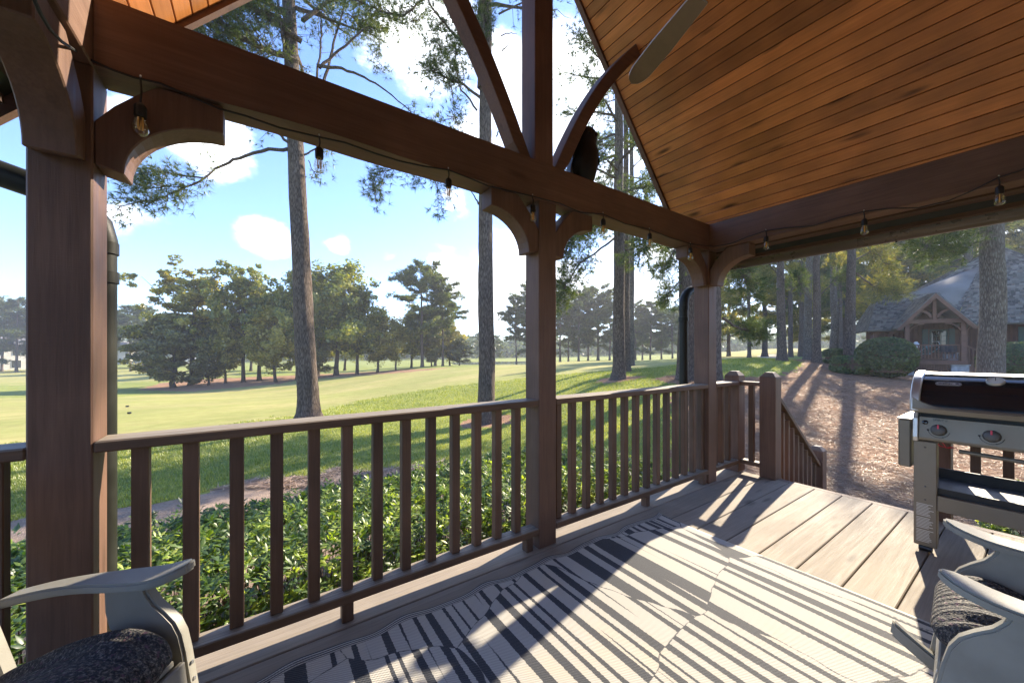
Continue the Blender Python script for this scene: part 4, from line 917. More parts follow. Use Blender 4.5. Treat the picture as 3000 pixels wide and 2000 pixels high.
# ---- clipped shrubs by the cottage
def clipped(label, px, d, w_, dp, h, nleaf, boxy=2.2, name='clipped_shrub', cat='shrub', zoff=0):
    x, y = at(px, d); z = float(gxy(x, y)) + zoff; t = thing(name, label, cat, (x, y, z), R(-68))
    u = rdir(nleaf); u[:, 2] = np.abs(u[:, 2]) ** .9 * np.sign(u[:, 2]); p = np.sign(u) * np.abs(u) ** (2 / boxy)
    p = p / (np.sum(np.abs(p) ** boxy, 1, keepdims=True) ** (1 / boxy)); p *= rng.uniform(.90, 1.02, nleaf)[:, None] * (1 + .05 * (hash_noise(u[:, 0] * 5, u[:, 1] * 5 + u[:, 2] * 3, .5)[:, None] - .5))
    C = p * np.array([w_ / 2, dp / 2, h / 2]) + np.array([0, 0, h / 2]); V, Qd = quads(C, .045, .6, 0, u)
    tag(link('foliage', npmesh('foliage', V, Q=Qd, mat=M['boxwood']), t), kind='stuff')
    mb = MB(); mb.lathe([(.02, .02 * h), (.40, .14 * h), (.46, .5 * h), (.36, .84 * h), (.02, .93 * h)], 14); o = mb.build('branch_core', M['twig'], t, local=True, smooth=True); o.scale = (w_, dp, 1); return t
clipped('large round clipped shrub in front of the cottage porch', 2594, 16.6, 2.05, 1.9, 1.80, 15000)
clipped('long low clipped hedge with flat top left of the round shrub', 2500, 20.0, 2.6, 1.2, 1.05, 11000, 5, 'clipped_hedge', 'hedge')
clipped('short clipped hedge in front of the longer one', 2492, 17.2, 1.5, 1.0, .86, 8000, 4, 'clipped_hedge', 'hedge')
clipped('round clipped shrub right of the big pine by the cottage wall', 2985, 15.0, 2.2, 1.9, 1.75, 12000)
clipped('small clipped bush behind the long low hedge', 2545, 21.5, 1.6, 1.2, 1.2, 5000, 3)
# ---- END VEG

# ================================================================== COTTAGE
O = at(2657, 20.5); CR = R(-68.49)
cot = thing('cottage', 'dark timber cottage with shingled roof and small gabled porch', 'cottage', (O[0], O[1], 0), CR)
def shmat():
    m, t, o = newmat('weathered_cedar_shingle'); g = N(t, 'ShaderNodeNewGeometry'); tc = N(t, 'ShaderNodeTexCoord')
    c = ramp(t, g.outputs['Random Per Island'], [(0, (.09, .086, .08)), (.4, (.165, .156, .142)), (.8, (.255, .24, .215)), (1, (.19, .15, .12))])
    c = mix(t, .5, c, mix(t, mrange(noise(t, tc.outputs['Object'], .9, 3), .3, .7, t=t), (.7, .68, .66), (1.3, 1.3, 1.3)), 'MULTIPLY')
    principled(t, o, c, .9, spec=.15); return m
M['shingle'] = shmat()
M['siding'] = wood('dark_board_siding', (.045, .021, .016), (.095, .044, .032), (.15, .075, .055), 'Z', rough=.8, vary=.35, bstr=.3)
M['trim'] = wood('red_brown_trim', (.095, .05, .035), (.175, .094, .066), (.25, .145, .105), 'X', rough=.7, vary=.1)
M['stone'] = plain('pale_cut_stone', (.42, .43, .42), .85, 0, .3, 14, .6, .2)
M['shutter'] = plain('dark_green_paint', (.012, .045, .036), .5, 0, .15)
def roof_face(name, el, er, rr, rl, course=.14, wmin=.10, wmax=.2):
    el, er, rr, rl = map(np.array, (el, er, rr, rl)); el = el.astype(float); er = er.astype(float); rr = rr.astype(float); rl = rl.astype(float)
    nrm = np.cross(er - el, rl - el); nrm /= np.linalg.norm(nrm)
    if nrm[2] < 0: nrm = -nrm
    Hn = np.linalg.norm((rl + rr) / 2 - (el + er) / 2); nc = max(2, int(Hn / course)); V = []; Qd = []
    base = [el, er, rr, rl]; nb = len(V)
    for p in base: V.append(p)
    for p in base: V.append(p - nrm * .10)
    Qd += [(0, 1, 2, 3), (7, 6, 5, 4), (0, 4, 5, 1), (1, 5, 6, 2), (2, 6, 7, 3), (3, 7, 4, 0)]
    for i in range(nc):
        t0, t1 = i / nc, min(1.0, (i + 1.05) / nc); a0 = el + (rl - el) * t0; b0 = er + (rr - er) * t0; a1 = el + (rl - el) * t1; b1 = er + (rr - er) * t1
        Ln = np.linalg.norm(b0 - a0); u = 0
        while u < 1 and Ln > .02:
            w2 = min(1, u + random.uniform(wmin, wmax) / Ln); dn = -(a1 - a0) * random.uniform(0, .10); e = .022 + random.uniform(0, .014); g_ = .006 / Ln
            P = [a0 + (b0 - a0) * (u + g_) + dn + nrm * e, a0 + (b0 - a0) * (w2 - g_) + dn + nrm * e, a1 + (b1 - a1) * (w2 - g_) + nrm * .006, a1 + (b1 - a1) * (u + g_) + nrm * .006,
                 a0 + (b0 - a0) * (u + g_) + dn + nrm * .001, a0 + (b0 - a0) * (w2 - g_) + dn + nrm * .001]
            n0 = len(V); V += P; Qd += [(n0, n0 + 1, n0 + 2, n0 + 3), (n0 + 4, n0 + 5, n0 + 1, n0)]; u = w2
    o = link(name, npmesh(name, np.array(V), Q=np.array(Qd), mat=M['shingle']), cot); return tag(o, kind='stuff')
Bx = lambda a, b: MB().box(a, b)
# small gabled porch (u right, v away, z)
roof_face('porch_roof_shingles', (-.46, -.35, 2.55), (-.46, 3.2, 2.55), (1.0, 3.2, 4.42), (1.0, -.35, 4.42))
roof_face('porch_roof_shingles', (2.46, -.35, 2.55), (2.46, 3.2, 2.55), (1.0, 3.2, 4.42), (1.0, -.35, 4.42))
for s in (-1, 1):
    MB().prism([(1.0, 4.36), (1.0 + s * 1.50, 2.44), (1.0 + s * 1.33, 2.40), (1.0, 4.10)], 'y', -.36, -.28).build('rake_board', M['trim'], cot, local=True)
for u in (0, 2.06):
    Bx((u - .09, -.09, .78), (u + .09, .09, 2.78)).build('porch_post', M['trim'], cot, .01, local=True)
    s = 1 if u < 1 else -1
    MB().prism([(u + s * .09, 2.32)] + [(u + s * (.09 + .52 * (1 - math.cos(q)) + .04), 2.32 + .40 * math.sin(q)) for q in np.linspace(.1, 1.57, 8)] + [(u + s * .65, 2.78), (u + s * .45, 2.78), (u + s * .09, 2.48)], 'y', -.05, .05).build('knee_brace', M['trim'], cot, local=True)
Bx((-.2, -.09, 2.78), (2.26, .09, 3.0)).build('porch_beam', M['trim'], cot, .01, local=True)
Bx((.96, -.07, 3.0), (1.10, .07, 4.2)).build('king_post', M['trim'], cot, local=True)
for s in (-1, 1):
    a_ = [(1.03 + s * (.07 + .62 * (1 - math.cos(q))), 3.0 + .58 * math.sin(q)) for q in np.linspace(.15, 1.5, 8)]; b_ = [(1.03 + s * (.18 + .62 * (1 - math.cos(q))), 3.0 + .50 * math.sin(q)) for q in np.linspace(.15, 1.5, 8)][::-1]
    MB().prism(a_ + b_, 'y', -.05, .05).build('gable_brace', M['trim'], cot, local=True)
Bx((-.15, -.12, .56), (2.2, 1.9, .78)).build('porch_floor', M['trim'], cot, local=True)
for u in (-.05, 1.95): Bx((u - .32, -.05, -.35), (u + .32, .45, .50)).build('stone_pier', M['stone'], cot, .02, local=True); Bx((u - .36, -.09, .50), (u + .36, .5, .56)).build('pier_cap', M['stone'], cot, .01, local=True)
lt = MB()
for k in range(16): lt.box((.28 + k * .09, 0, -.25), (.33 + k * .09, .02, .55))
for k in range(8): lt.box((.28, .021, -.22 + k * .10), (1.65, .035, -.17 + k * .10))
tag(lt.build('lattice', M['trim'], cot, local=True), kind='stuff')
pr = Bx((.09, -.05, 1.56), (1.97, .05, 1.62)).build('porch_railing', M['trim'], cot, local=True)
for k in range(15): Bx((.17 + k * .125, -.02, .88), (.21 + k * .125, .02, 1.56)).build('baluster', M['trim'], pr, local=True)
Bx((.09, -.04, .84), (1.97, .04, .88)).build('bottom_rail', M['trim'], pr, local=True)
# porch stair rail on the right
sr_ = MB().prism([(2.15, 1.60), (3.2, .95), (3.2, .88), (2.15, 1.52)], 'y', -.05, .05).build('stair_railing', M['trim'], cot, local=True)
for k in range(7): Bx((2.25 + k * .14, -.02, .2), (2.29 + k * .14, .02, 1.48 - k * .087)).build('baluster', M['trim'], sr_, local=True)
Bx((2.12, .0, -.3), (3.5, .05, .6)).build('stair_skirt', M['trim'], cot, local=True)
# walls with board siding
wl = Bx((-.1, 1.92, -.3), (9.0, 2.1, 3.0)).build('wall', M['siding'], cot, local=True)
for k in range(46): Bx((-.1 + k * .2, 1.885, .6), (-.03 + k * .2, 1.92, 2.95)).build('batten', M['siding'], wl, local=True)
MB().prism([(-.3, 2.6), (2.3, 2.6), (1.0, 4.25)], 'y', 1.92, 2.05).build('gable_wall', M['siding'], cot, local=True)
Bx((-.1, 2.1, -.3), (.05, 8, 3.0)).build('side_wall', M['siding'], cot, local=True)
wn = Bx((1.34, 1.86, 1.20), (2.05, 1.90, 2.52)).build('window', M['shutter'], cot, local=True)
Bx((1.42, 1.845, 1.28), (1.97, 1.858, 2.44)).build('pane', M['pane'], wn, local=True)
for k in range(1, 3): Bx((1.42 + k * .183 - .012, 1.83, 1.28), (1.42 + k * .183 + .012, 1.845, 2.44)).build('muntin', M['shutter'], wn, local=True)
for k in range(1, 4): Bx((1.42, 1.832, 1.28 + k * .29 - .012), (1.97, 1.846, 1.28 + k * .29 + .012)).build('muntin', M['shutter'], wn, local=True)
for u in (1.05, 2.08, 4.55, 6.1): Bx((u, 1.84, 1.15), (u + .24, 1.884, 2.55)).build('shutter', M['shutter'], cot, .01, local=True)
# left wing with open porch
roof_face('wing_roof_shingles', (-1.45, .75, 2.50), (.2, .75, 2.50), (2.2, 3.3, 4.80), (-.55, 3.3, 4.80))
roof_face('wing_roof_shingles', (-1.45, 6.2, 2.50), (-1.45, .75, 2.50), (-.55, 3.3, 4.80), (-.55, 4.0, 4.80))
for u, v_ in ((-1.05, 1.15), (-.42, 1.15), (-1.05, 3.0), (-.2, 3.0)):
    Bx((u - .08, v_ - .08, .6), (u + .08, v_ + .08, 2.55)).build('porch_post', M['trim'], cot, local=True)
    MB().prism([(u + .08, 2.2), (u + .34, 2.5), (u + .24, 2.5), (u + .08, 2.32)], 'y', v_ - .04, v_ + .04).build('knee_brace', M['trim'], cot, local=True)
Bx((-1.35, 1.05, 2.40), (.1, 1.25, 2.54)).build('wing_beam', M['trim'], cot, local=True)
wr = Bx((-1.1, 1.12, 1.50), (0, 1.2, 1.56)).build('wing_railing', M['trim'], cot, local=True)
for k in range(8): Bx((-1.0 + k * .13, 1.14, .75), (-.96 + k * .13, 1.18, 1.5)).build('baluster', M['trim'], wr, local=True)
Bx((-1.2, 1.0, .5), (0, 3.2, .72)).build('wing_floor', M['trim'], cot, local=True)
# main roof, hipped, and the taller roof behind
roof_face('main_roof_shingles', (2.0, .8, 2.72), (11, .8, 2.72), (11, 5.4, 6.45), (4.4, 5.4, 6.45), .17)
roof_face('main_roof_shingles', (.4, 3.2, 4.55), (2.0, .9, 2.76), (4.4, 5.4, 6.45), (3.2, 6.2, 6.0), .17)
roof_face('rear_roof_shingles', (1.2, 5.2, 4.7), (9, 5.2, 4.7), (6.3, 8.4, 8.05), (6.0, 8.4, 8.05), .2)
roof_face('rear_roof_shingles', (1.2, 12, 4.7), (1.2, 5.2, 4.7), (6.0, 8.4, 8.05), (6.0, 8.6, 8.05), .2)
MB().tube([(3.35, .72, 2.68), (2.9, .5, 2.62), (2.3, .1, 2.55), (2.2, 0.05, 2.3), (2.2, .05, 0)], .04, 8).build('drain_pipe', M['trim'], cot, smooth=True, local=True)
Bx((4.75, 5.0, 6.35), (5.15, 5.4, 6.95)).build('roof_vent', M['stone'], cot, .02, local=True)
sx_, sy_ = at(2585, 8.2); stk = thing('fallen_stick', 'thin fallen stick lying on the pine straw near the deck', 'stick', (sx_, sy_, float(gxy(sx_, sy_)) + .02), .4)
MB().tube([(-.22, 0, 0), (-.05, .03, .015), (.12, .01, .01), (.26, .05, .0)], [.012, .011, .009, .004], 6).build('stem', M['bark'], stk, local=True, smooth=True)
MB().tube([(.0, .02, .01), (.07, .09, .03)], [.006, .003], 5).build('twig', M['bark'], stk, local=True)
# things on the cottage porch
def cl(u, v, z): return (O[0] + .3667 * u + .9304 * v, O[1] - .9304 * u + .3667 * v, z)
bk = thing('bicycle', 'bicycle parked behind the railing of the cottage porch', 'bicycle', cl(1.0, .35, .78), CR)
for c in (-.5, .5):
    wb = MB(); n_ = 24
    wb.tube([(c + .32 * math.cos(q), 0, .34 + .32 * math.sin(q)) for q in np.linspace(0, 6.283, n_ + 1)], .022, 6, False)
    wh = wb.build('wheel', M['black'], bk, local=True, smooth=True)
    sp = MB()
    for q in np.linspace(0, 3.1416, 7)[:-1]: sp.tube([(c - .31 * math.cos(q), 0, .34 - .31 * math.sin(q)), (c + .31 * math.cos(q), 0, .34 + .31 * math.sin(q))], .004, 3)
    sp.build('spokes', M['screw'], wh, local=True)
fr = MB(); teal = plain('teal_bicycle_paint', (.10, .28, .32), .35)
for a, b in (((-.5, 0, .34), (-.05, 0, .32)), ((-.05, 0, .32), (-.18, 0, .80)), ((-.5, 0, .34), (-.16, 0, .74)), ((-.05, 0, .32), (.34, 0, .72)), ((-.16, 0, .74), (.33, 0, .80)), ((.5, 0, .34), (.31, 0, .92))): fr.tube([a, b], .018, 6)
fr.build('frame', teal, bk, local=True)
MB().tube([(.31, 0, .92), (.28, 0, 1.0), (.25, .22, 1.02), (.12, .27, 1.0)], .013, 6).tube([(.28, 0, 1.0), (.25, -.22, 1.02), (.12, -.27, 1.0)], .013, 6).build('handlebar', M['screw'], bk, local=True)
MB().lathe([(.02, -.02), (.10, 0), (.07, .05), (.01, .06)], 10, (-.2, 0, .84)).build('saddle', M['black'], bk, local=True)
tw = thing('towel', 'dark towel hung over the cottage porch railing', 'towel', cl(1.55, 0, 1.2), CR)
V = []; Fq = []
for i in range(15):
    for j in range(9):
        q = j / 8; s_ = i / 14; a = .36 * q; zc = (.43 - abs(q - .45) * .95) + .03 * math.sin(s_ * 14) * abs(q - .45); yy = (-.075 if q < .45 else .075) * min(1, abs(q - .45) * 8) + .02 * math.sin(s_ * 17 + q * 3)
        V.append((-.28 + .56 * s_, yy, zc + .01))
for i in range(14):
    for j in range(8): Fq.append((i * 9 + j, i * 9 + j + 1, (i + 1) * 9 + j + 1, (i + 1) * 9 + j))
tc_ = MB().add(V, Fq).build('cloth', plain('navy_towel', (.02, .025, .035), .9), tw, local=True, smooth=True)
jg = thing('lantern', 'white lantern standing beside the cottage porch railing', 'lantern', cl(.5, .6, .78), CR)
MB().lathe([(.10, 0), (.10, .5), (.13, .55), (.13, .60), (.02, .60)], 12).build('stand', M['black'], jg, local=True, smooth=True)
MB().lathe([(.11, .60), (.13, .66), (.13, .92), (.08, .96), (.06, 1.02), (.01, 1.03)], 12).build('lantern_body', plain('white_ceramic', (.75, .77, .8), .4), jg, local=True, smooth=True)
ba = thing('storage_box', 'pale storage box at the right of the cottage porch', 'box', cl(1.75, .55, .78), CR)
MB().box((-.25, -.2, 0), (.25, .2, .36)).build('body', plain('pale_grey_plastic', (.5, .5, .55), .5), ba, .02, local=True); MB().box((-.27, -.22, .36), (.27, .22, .41)).build('lid', plain('pale_lid', (.62, .6, .6), .5), ba, .01, local=True)

# far houses on the left
M['cream'] = plain('cream_render', (.66, .62, .56), .8); M['greyroof'] = plain('grey_roof_tiles', (.24, .23, .23), .85, 0, .25, 3, .3)
def house(px, d, by, w_, h, rh, dp, lab, rot, wins):
    x, y = at(px, d); z = zat(by, d); t = thing('house', lab, 'house', (x, y, z), rot)
    MB().box((-w_ / 2, 0, -.6), (w_ / 2, dp, h)).build('wall', M['cream'], t, local=True)
    MB().prism([(-.5, h), (dp + .5, h), (dp / 2, h + rh)], 'x', -w_ / 2 - .5, w_ / 2 + .5).build('roof', M['greyroof'], t, local=True)
    for (u, zz, ww, hh) in wins:
        f_ = MB().box((u - ww / 2, -.06, zz), (u + ww / 2, .02, zz + hh)).build('window', M['print'], t, local=True); MB().box((u - ww / 2 + .1, -.08, zz + .1), (u + ww / 2 - .1, -.061, zz + hh - .1)).build('pane', M['pane'], f_, local=True)
house(0, 112, 1086, 20, 8.0, 4.2, 10, 'long white two-storey house beyond the fairway at the far left', R(30), [(-4, 4.6, 1.6, 2), (0, 4.6, 1.6, 2), (3, 4.6, 1.6, 2), (6, 4.6, 1.6, 2), (-5, .8, 4, 2.6), (3, .8, 2, 2.4)])
house(398, 118, 1060, 9, 4.0, 2.6, 9, 'small pale gabled house behind the grove', R(50), [(-2.5, 1, 1.2, 2), (0, 1, 1.2, 2), (2.5, 1, 1.2, 2)])
house(590, 125, 1062, 12, 4.2, 2.6, 9, 'white house glimpsed between the grove trees', R(20), [(-3, 1, 1.4, 2), (1, 1, 1.4, 2)])
for k, (px, by, d) in enumerate(((373, 1193, 20.5), (379, 1213, 19.6))):
    d = min(np.linspace(10, 40, 300), key=lambda q: abs(zat(by, q) - float(gxy(*at(px, q))))); x, y = at(px, d); z = float(gxy(x, y)); t = thing('tee_marker', 'small dark tee marker on the mown grass, %s one' % ('farther', 'nearer')[k], 'tee marker', (x, y, z), 0, 'tee markers')
    MB().box((-.06, -.035, .02), (.06, .035, .09)).build('block', M['black'], t, .015, local=True); MB().tube([(0, 0, -.08), (0, 0, .03)], .012, 6).build('spike', M['screw'], t, local=True)

# ================================================================== STRING LIGHTS, FAN, OWL
def yplane(px, py, y):
    l = (px - 1500) / F; d = y / (sa - l * ca); return (d * (ca + l * sa), y, CAMH - (py - HY) * d / F)
def xplane(px, py, x):
    l = (px - 1500) / F; d = x / (ca + l * sa); return (x, d * (sa - l * ca), CAMH - (py - HY) * d / F)
YC = PY - PW - .016; XC = XR - .012
sl_ = thing('string_lights', 'black string of clear filament bulbs looped along the porch beams', 'string lights', yplane(1313, 540, YC))
cord = [(-.405, 1.18, 2.12)] + [xplane(px, py, XL + .025) for px, py in [(100, 0), (118, 40), (145, 85), (180, 122)]] + [yplane(px, py, YC) for px, py in [(225, 152), (270, 178), (330, 205), (395, 228), (470, 244), (560, 283), (640, 318), (720, 340), (820, 375), (935, 402), (1010, 418), (1100, 450), (1170, 472), (1240, 487), (1313, 498), (1370, 520), (1430, 545), (1490, 558), (1560, 575), (1640, 596), (1700, 622), (1766, 627), (1830, 655), (1902, 672), (1960, 695), (2022, 714)]]
cord += [xplane(px, py, XC) for px, py in [(2090, 722), (2140, 714), (2190, 694), (2243, 676), (2300, 668), (2380, 662), (2450, 640), (2530, 620), (2600, 611), (2690, 609), (2780, 588), (2850, 558), (2925, 520), (2990, 500)]] + [(XC, -.1, 2.30), (XC, -.5, 2.22)]
MB().tube(cord, .0042, 6).build('cord', M['black'], sl_, smooth=True)
def bulb(top, ln):
    x, y, z = top
    MB().tube([(x, y, z + .012), (x, y - .004, z + .006)], .003, 5).build('hook', M['screw'], sl_)
    s_ = MB().tube([(x, y, z), (x + .003, y - .004, z - ln * .5), (x, y - .004, z - ln)], .0032, 6).lathe([(.006, .002), (.012, -.003), (.0165, -.012), (.0165, -.040), (.0155, -.046)], 16, (x, y - .004, z - ln)).build('socket', M['black'], sl_, smooth=True)
    b = MB().lathe([(.012, 0), (.0135, -.006), (.019, -.020), (.0225, -.036), (.0215, -.048), (.016, -.058), (.008, -.063), (.001, -.064)], 18, (x, y - .004, z - ln - .044)).build('bulb', M['glass'], s_, smooth=True)
    fz = z - ln - .044
    f_ = MB().tube([(x - .005, y - .004, fz), (x - .006, y - .004, fz - .040), (x - .002, y - .004, fz - .046), (x + .002, y - .004, fz - .012), (x + .005, y - .004, fz - .046), (x + .007, y - .004, fz - .04), (x + .006, y - .004, fz)], .0024, 5).build('filament', M['filament'], s_, smooth=True)
for px, py, ln in [(412, 232, .085), (935, 402, .045), (1313, 498, .045), (1560, 575, .05), (1766, 627, .035), (1902, 672, .03), (2022, 714, .035)]: bulb(yplane(px, py, YC - .006), ln)
for px, py, ln in [(2243, 676, .045), (2530, 620, .05), (2925, 520, .048)]: bulb(xplane(px, py, XC - .006), ln)

fan = thing('ceiling_fan', 'ceiling fan with long rounded brown blades under the porch ridge', 'ceiling fan', (XM, .72, 2.68))
MB().lathe([(.02, -.03), (.075, -.02), (.085, .02), (.085, .08), (.06, .13), (.02, .15)], 24, (XM, .70, 2.68)).build('motor', M['bronze'], fan, smooth=True)
MB().tube([(XM, .72, 2.78), (XM, .72, 4.40)], .014, 10).lathe([(.06, 0), (.05, .08), (.02, .1)], 16, (XM, .72, 4.34)).build('downrod', M['bronze'], fan)
for k in range(3):
    a = R(70.5 + 120 * k); n_ = 30; top_ = []; c_, s_ = math.cos(a), math.sin(a); outl = []
    for i in range(n_ + 1):
        t_ = i / n_; r_ = .10 + .50 * t_; hw = .038 + .036 * math.sin(min(1, t_ * 1.15) * 1.5) if t_ < .8 else None
        outl.append((r_, (.036 + .013 * min(1, t_ / .5)) * (1 if t_ < .78 else math.sqrt(max(0, 1 - ((t_ - .78) / .22) ** 2)))))
    ring = [(r_, h_) for r_, h_ in outl] + [(r_, -h_) for r_, h_ in outl[::-1]][1:]
    def bp(r_, h_, dz): return (XM + c_ * r_ - s_ * h_, .72 + s_ * r_ + c_ * h_, 2.68 + h_ * .30 + dz - .02)
    m_ = len(ring); bld = MB().add([bp(r_, h_, 0) for r_, h_ in ring] + [bp(r_, h_, .007) for r_, h_ in ring], [tuple(range(m_)), tuple(range(2 * m_ - 1, m_ - 1, -1))]).build('blade', M['fan'], fan)
    MB().add([bp(r_ * 1.0, h_ * 1.012, -.0005) for r_, h_ in ring] + [bp(r_ * 1.0, h_ * 1.012, .0075) for r_, h_ in ring], [(i, (i + 1) % m_, m_ + (i + 1) % m_, m_ + i) for i in range(m_)]).build('edge_band', M['fanedge'], bld)

ow = thing('owl_decoy', 'black plastic owl decoy perched on the porch beam', 'owl decoy', (1.865, PY, 2.362))
V = []; Fq = []; n_ = 22; prof = [(.030, .03, 0, 0), (.058, .055, .012, 0), (.080, .075, .06, 0), (.094, .085, .13, .0), (.098, .088, .19, .002), (.092, .082, .24, .006), (.078, .07, .275, .010), (.076, .068, .30, .016), (.080, .07, .33, .018), (.074, .066, .36, .018), (.054, .05, .383, .016), (.02, .02, .392, .014)]
for a, b, z, cx in prof:
    for k in range(n_):
        q = 6.2832 * k / n_; V.append((cx + a * math.cos(q), b * math.sin(q), z))
for i in range(len(prof) - 1):
    for k in range(n_): Fq.append((i * n_ + k, i * n_ + (k + 1) % n_, (i + 1) * n_ + (k + 1) % n_, (i + 1) * n_ + k))
Fq += [tuple(range(n_))[::-1], tuple((len(prof) - 1) * n_ + k for k in range(n_))]
ob = MB().add(V, Fq)
for s in (-1, 1): ob.lathe([(.022, -.03), (.016, .01), (.008, .045), (.001, .07)], 8, (.016 + s * .05, 0, .375), (s * .22, 0, 1))
ob.build('body', M['owl'], ow, local=True, smooth=True)
for s in (-1, 1):
    MB().add([(s * .075, -.02, .27), (s * .108, 0, .20), (s * .104, .01, .10), (s * .085, .01, .0), (s * .07, .03, .02), (s * .085, -.06, .16), (s * .06, -.07, .24)], [(0, 1, 2, 5), (2, 3, 4, 5), (0, 5, 6)]).build('wing', M['owl'], ow, local=True)
    MB().lathe([(.016, 0), (.013, .008), (.004, .011)], 12, (.016 + s * .03, -.062, .335), (0, -1, 0)).build('eye', M['enamel'], ow, local=True)
MB().prism([(-.10, .16), (-.075, .16), (-.075, .0), (-.095, .01), (-.125, .04), (-.12, .10)], 'y', .01, .05).build('tail', M['darkgrey'], ow, local=True)

# ================================================================== GRILL (front faces -X, toward the house)
gr = thing('gas_grill', 'black and steel gas grill standing at the right edge of the deck', 'grill', (3.55, .18, 0))
GL, GR = .478, -.118                           # left and right ends along Y
lp = [(3.272, .880), (3.278, .915), (3.295, .955), (3.325, .998), (3.37, 1.035), (3.43, 1.060), (3.50, 1.070), (3.58, 1.062), (3.68, 1.02), (3.76, .95), (3.79, .87)]
lid = MB().prism(lp, 'y', GL - .035, GR + .035).build('lid', M['enamel'], gr, smooth=True)
cap = [(3.255, .850), (3.262, .915), (3.282, .965), (3.315, 1.010), (3.36, 1.048), (3.425, 1.074), (3.50, 1.084), (3.585, 1.075), (3.69, 1.03), (3.775, .955), (3.805, .85)]
for a, b in ((GL, GL - .042), (GR, GR + .042)): MB().prism(cap, 'y', a, b).build('end_cap', M['alum'], lid, .005, smooth=True)
MB().prism([(3.430, 1.0605), (3.50, 1.0715), (3.58, 1.0635), (3.58, 1.068), (3.50, 1.078), (3.425, 1.067)], 'y', GL - .043, GR + .043).build('lid_trim', M['alum'], lid)
# curved handle band along the lid's lower front
hb = MB(); V = []; n_ = 28
for i in range(n_ + 1):
    t_ = i / n_; y = GL - .012 + (GR - GL + .024) * t_; rise = .050 * max(0, 1 - t_ * 4.5) ** 2 + .050 * max(0, 1 - (1 - t_) * 4.5) ** 2; bow = -.020 * math.sin(math.pi * t_)
    V += [(3.262 + bow, y, .842), (3.255 + bow, y, .868), (3.262 + bow * .9, y, .880 + rise), (3.285, y, .884 + rise), (3.285, y, .842)]
Fq = [(i * 5 + k, i * 5 + (k + 1) % 5, i * 5 + 5 + (k + 1) % 5, i * 5 + 5 + k) for i in range(n_) for k in range(5)] + [(4, 3, 2, 1, 0), tuple(n_ * 5 + k for k in range(5))]
hb.add(V, Fq).build('handle', M['steel'], lid)
th_ = MB().lathe([(.034, -.004), (.034, .006), (.030, .012), (.026, .012), (.026, .007), (.001, .007)], 28, (3.372, .166, 1.037), (-.62, 0, .78)).build('thermometer', M['alum'], lid, smooth=True)
MB().lathe([(.0258, 0), (.0258, .001), (.001, .001)], 24, (3.372 - .62 * .0075, .166, 1.037 + .78 * .0075), (-.62, 0, .78)).build('dial', M['print'], th_)
MB().box((-.001, -.0012, 0), (.001, .0012, .018)).build('needle', M['black'], th_, local=True).location = (3.372 - .62 * .009 - 3.55, .166 - .18, 1.037 + .78 * .009)
def text(body, size, mat, parent, loc, rot, ext=.0006, name='lettering'):
    c = bpy.data.curves.new(name, 'FONT'); c.body = body; c.size = size; c.extrude = ext; c.align_x = 'CENTER'; c.align_y = 'CENTER'; c.resolution_u = 3
    o = bpy.data.objects.new(name, c); COL.objects.link(o); c.materials.append(mat); o.parent = parent
    off = Vector((0, 0, 0)); p = parent
    while p is not None: off += p.location; p = p.parent
    me = bpy.data.meshes.new_from_object(o); bpy.data.objects.remove(o); bpy.data.curves.remove(c); o = link(name, me, parent)
    if not me.materials: me.materials.append(mat)
    o.location = Vector(loc) - off; o.rotation_euler = rot; return o
# badge: text reads along -Y, faces -X tilted up
tilt = Matrix(((0, 0, -1), (-1, 0, 0), (0, 1, 0))).to_euler()      # x->-Y, y->Z, normal->-X
def onlid(y, x, z, lean):                                          # rotation leaning back by `lean`
    return (Matrix.Rotation(lean, 3, 'Y') @ Matrix(((0, 0, -1), (-1, 0, 0), (0, 1, 0)))).to_euler()
LE = math.atan2(.045, .037)
bx_, bz_ = 3.341, 1.0135; nx, nzv = -math.sin(math.atan2(.037, .045)), math.cos(math.atan2(.037, .045))
ov = []
for k in range(24):
    q = 6.2832 * k / 24; ov.append((.036 * (1 if math.cos(q) > 0 else -1) + .0145 * math.cos(q), .0145 * math.sin(q)))
def badge(scale, mat, h, name, par):
    mb = MB(); P = []
    d_ = Vector((.037 + .008, 0, .037)).normalized(); n2 = Vector((-d_.z, 0, d_.x))
    for hh in (0, h):
        for a, b in ov: P.append(Vector((bx_, .333, bz_)) + Vector((0, -1, 0)) * a * scale[0] + d_ * b * scale[1] + n2 * (hh + .001))
    m_ = len(ov); mb.add(P, [tuple(range(m_)), tuple(range(2 * m_ - 1, m_ - 1, -1))] + [(i, (i + 1) % m_, m_ + (i + 1) % m_, m_ + i) for i in range(m_)]); return mb.build(name, mat, par), d_, n2
bg_, d_, n2 = badge((1, 1), M['alum'], .003, 'badge', lid); badge((.965, .86), M['black'], .0036, 'badge_line', bg_); badge((.94, .76), M['alum'], .0041, 'badge_plate', bg_)
rb = Matrix(((0, d_.x, n2.x), (-1, 0, 0), (0, d_.z, n2.z))).to_euler()
text('weber', .0225, M['black'], bg_, Vector((bx_, .343, bz_)) + n2 * .0055, rb)
kt = MB(); kc = Vector((bx_, .299, bz_)) + n2 * .0056; Yv = Vector((0, -1, 0))
def kp(a, b): return kc + Yv * a + d_ * b
kt.add([kp(-.009, .0035), kp(0, .0075), kp(.009, .0035), kp(.009, .0015), kp(0, -.004), kp(-.009, .0015)], [(0, 1, 2, 3, 4, 5)])
for a in (-.006, .006): kt.add([kp(a * .5, -.002), kp(a * .5 + .001, -.002), kp(a + .001, -.0085), kp(a, -.0085)], [(0, 1, 2, 3)])
kt.build('emblem', M['black'], bg_)
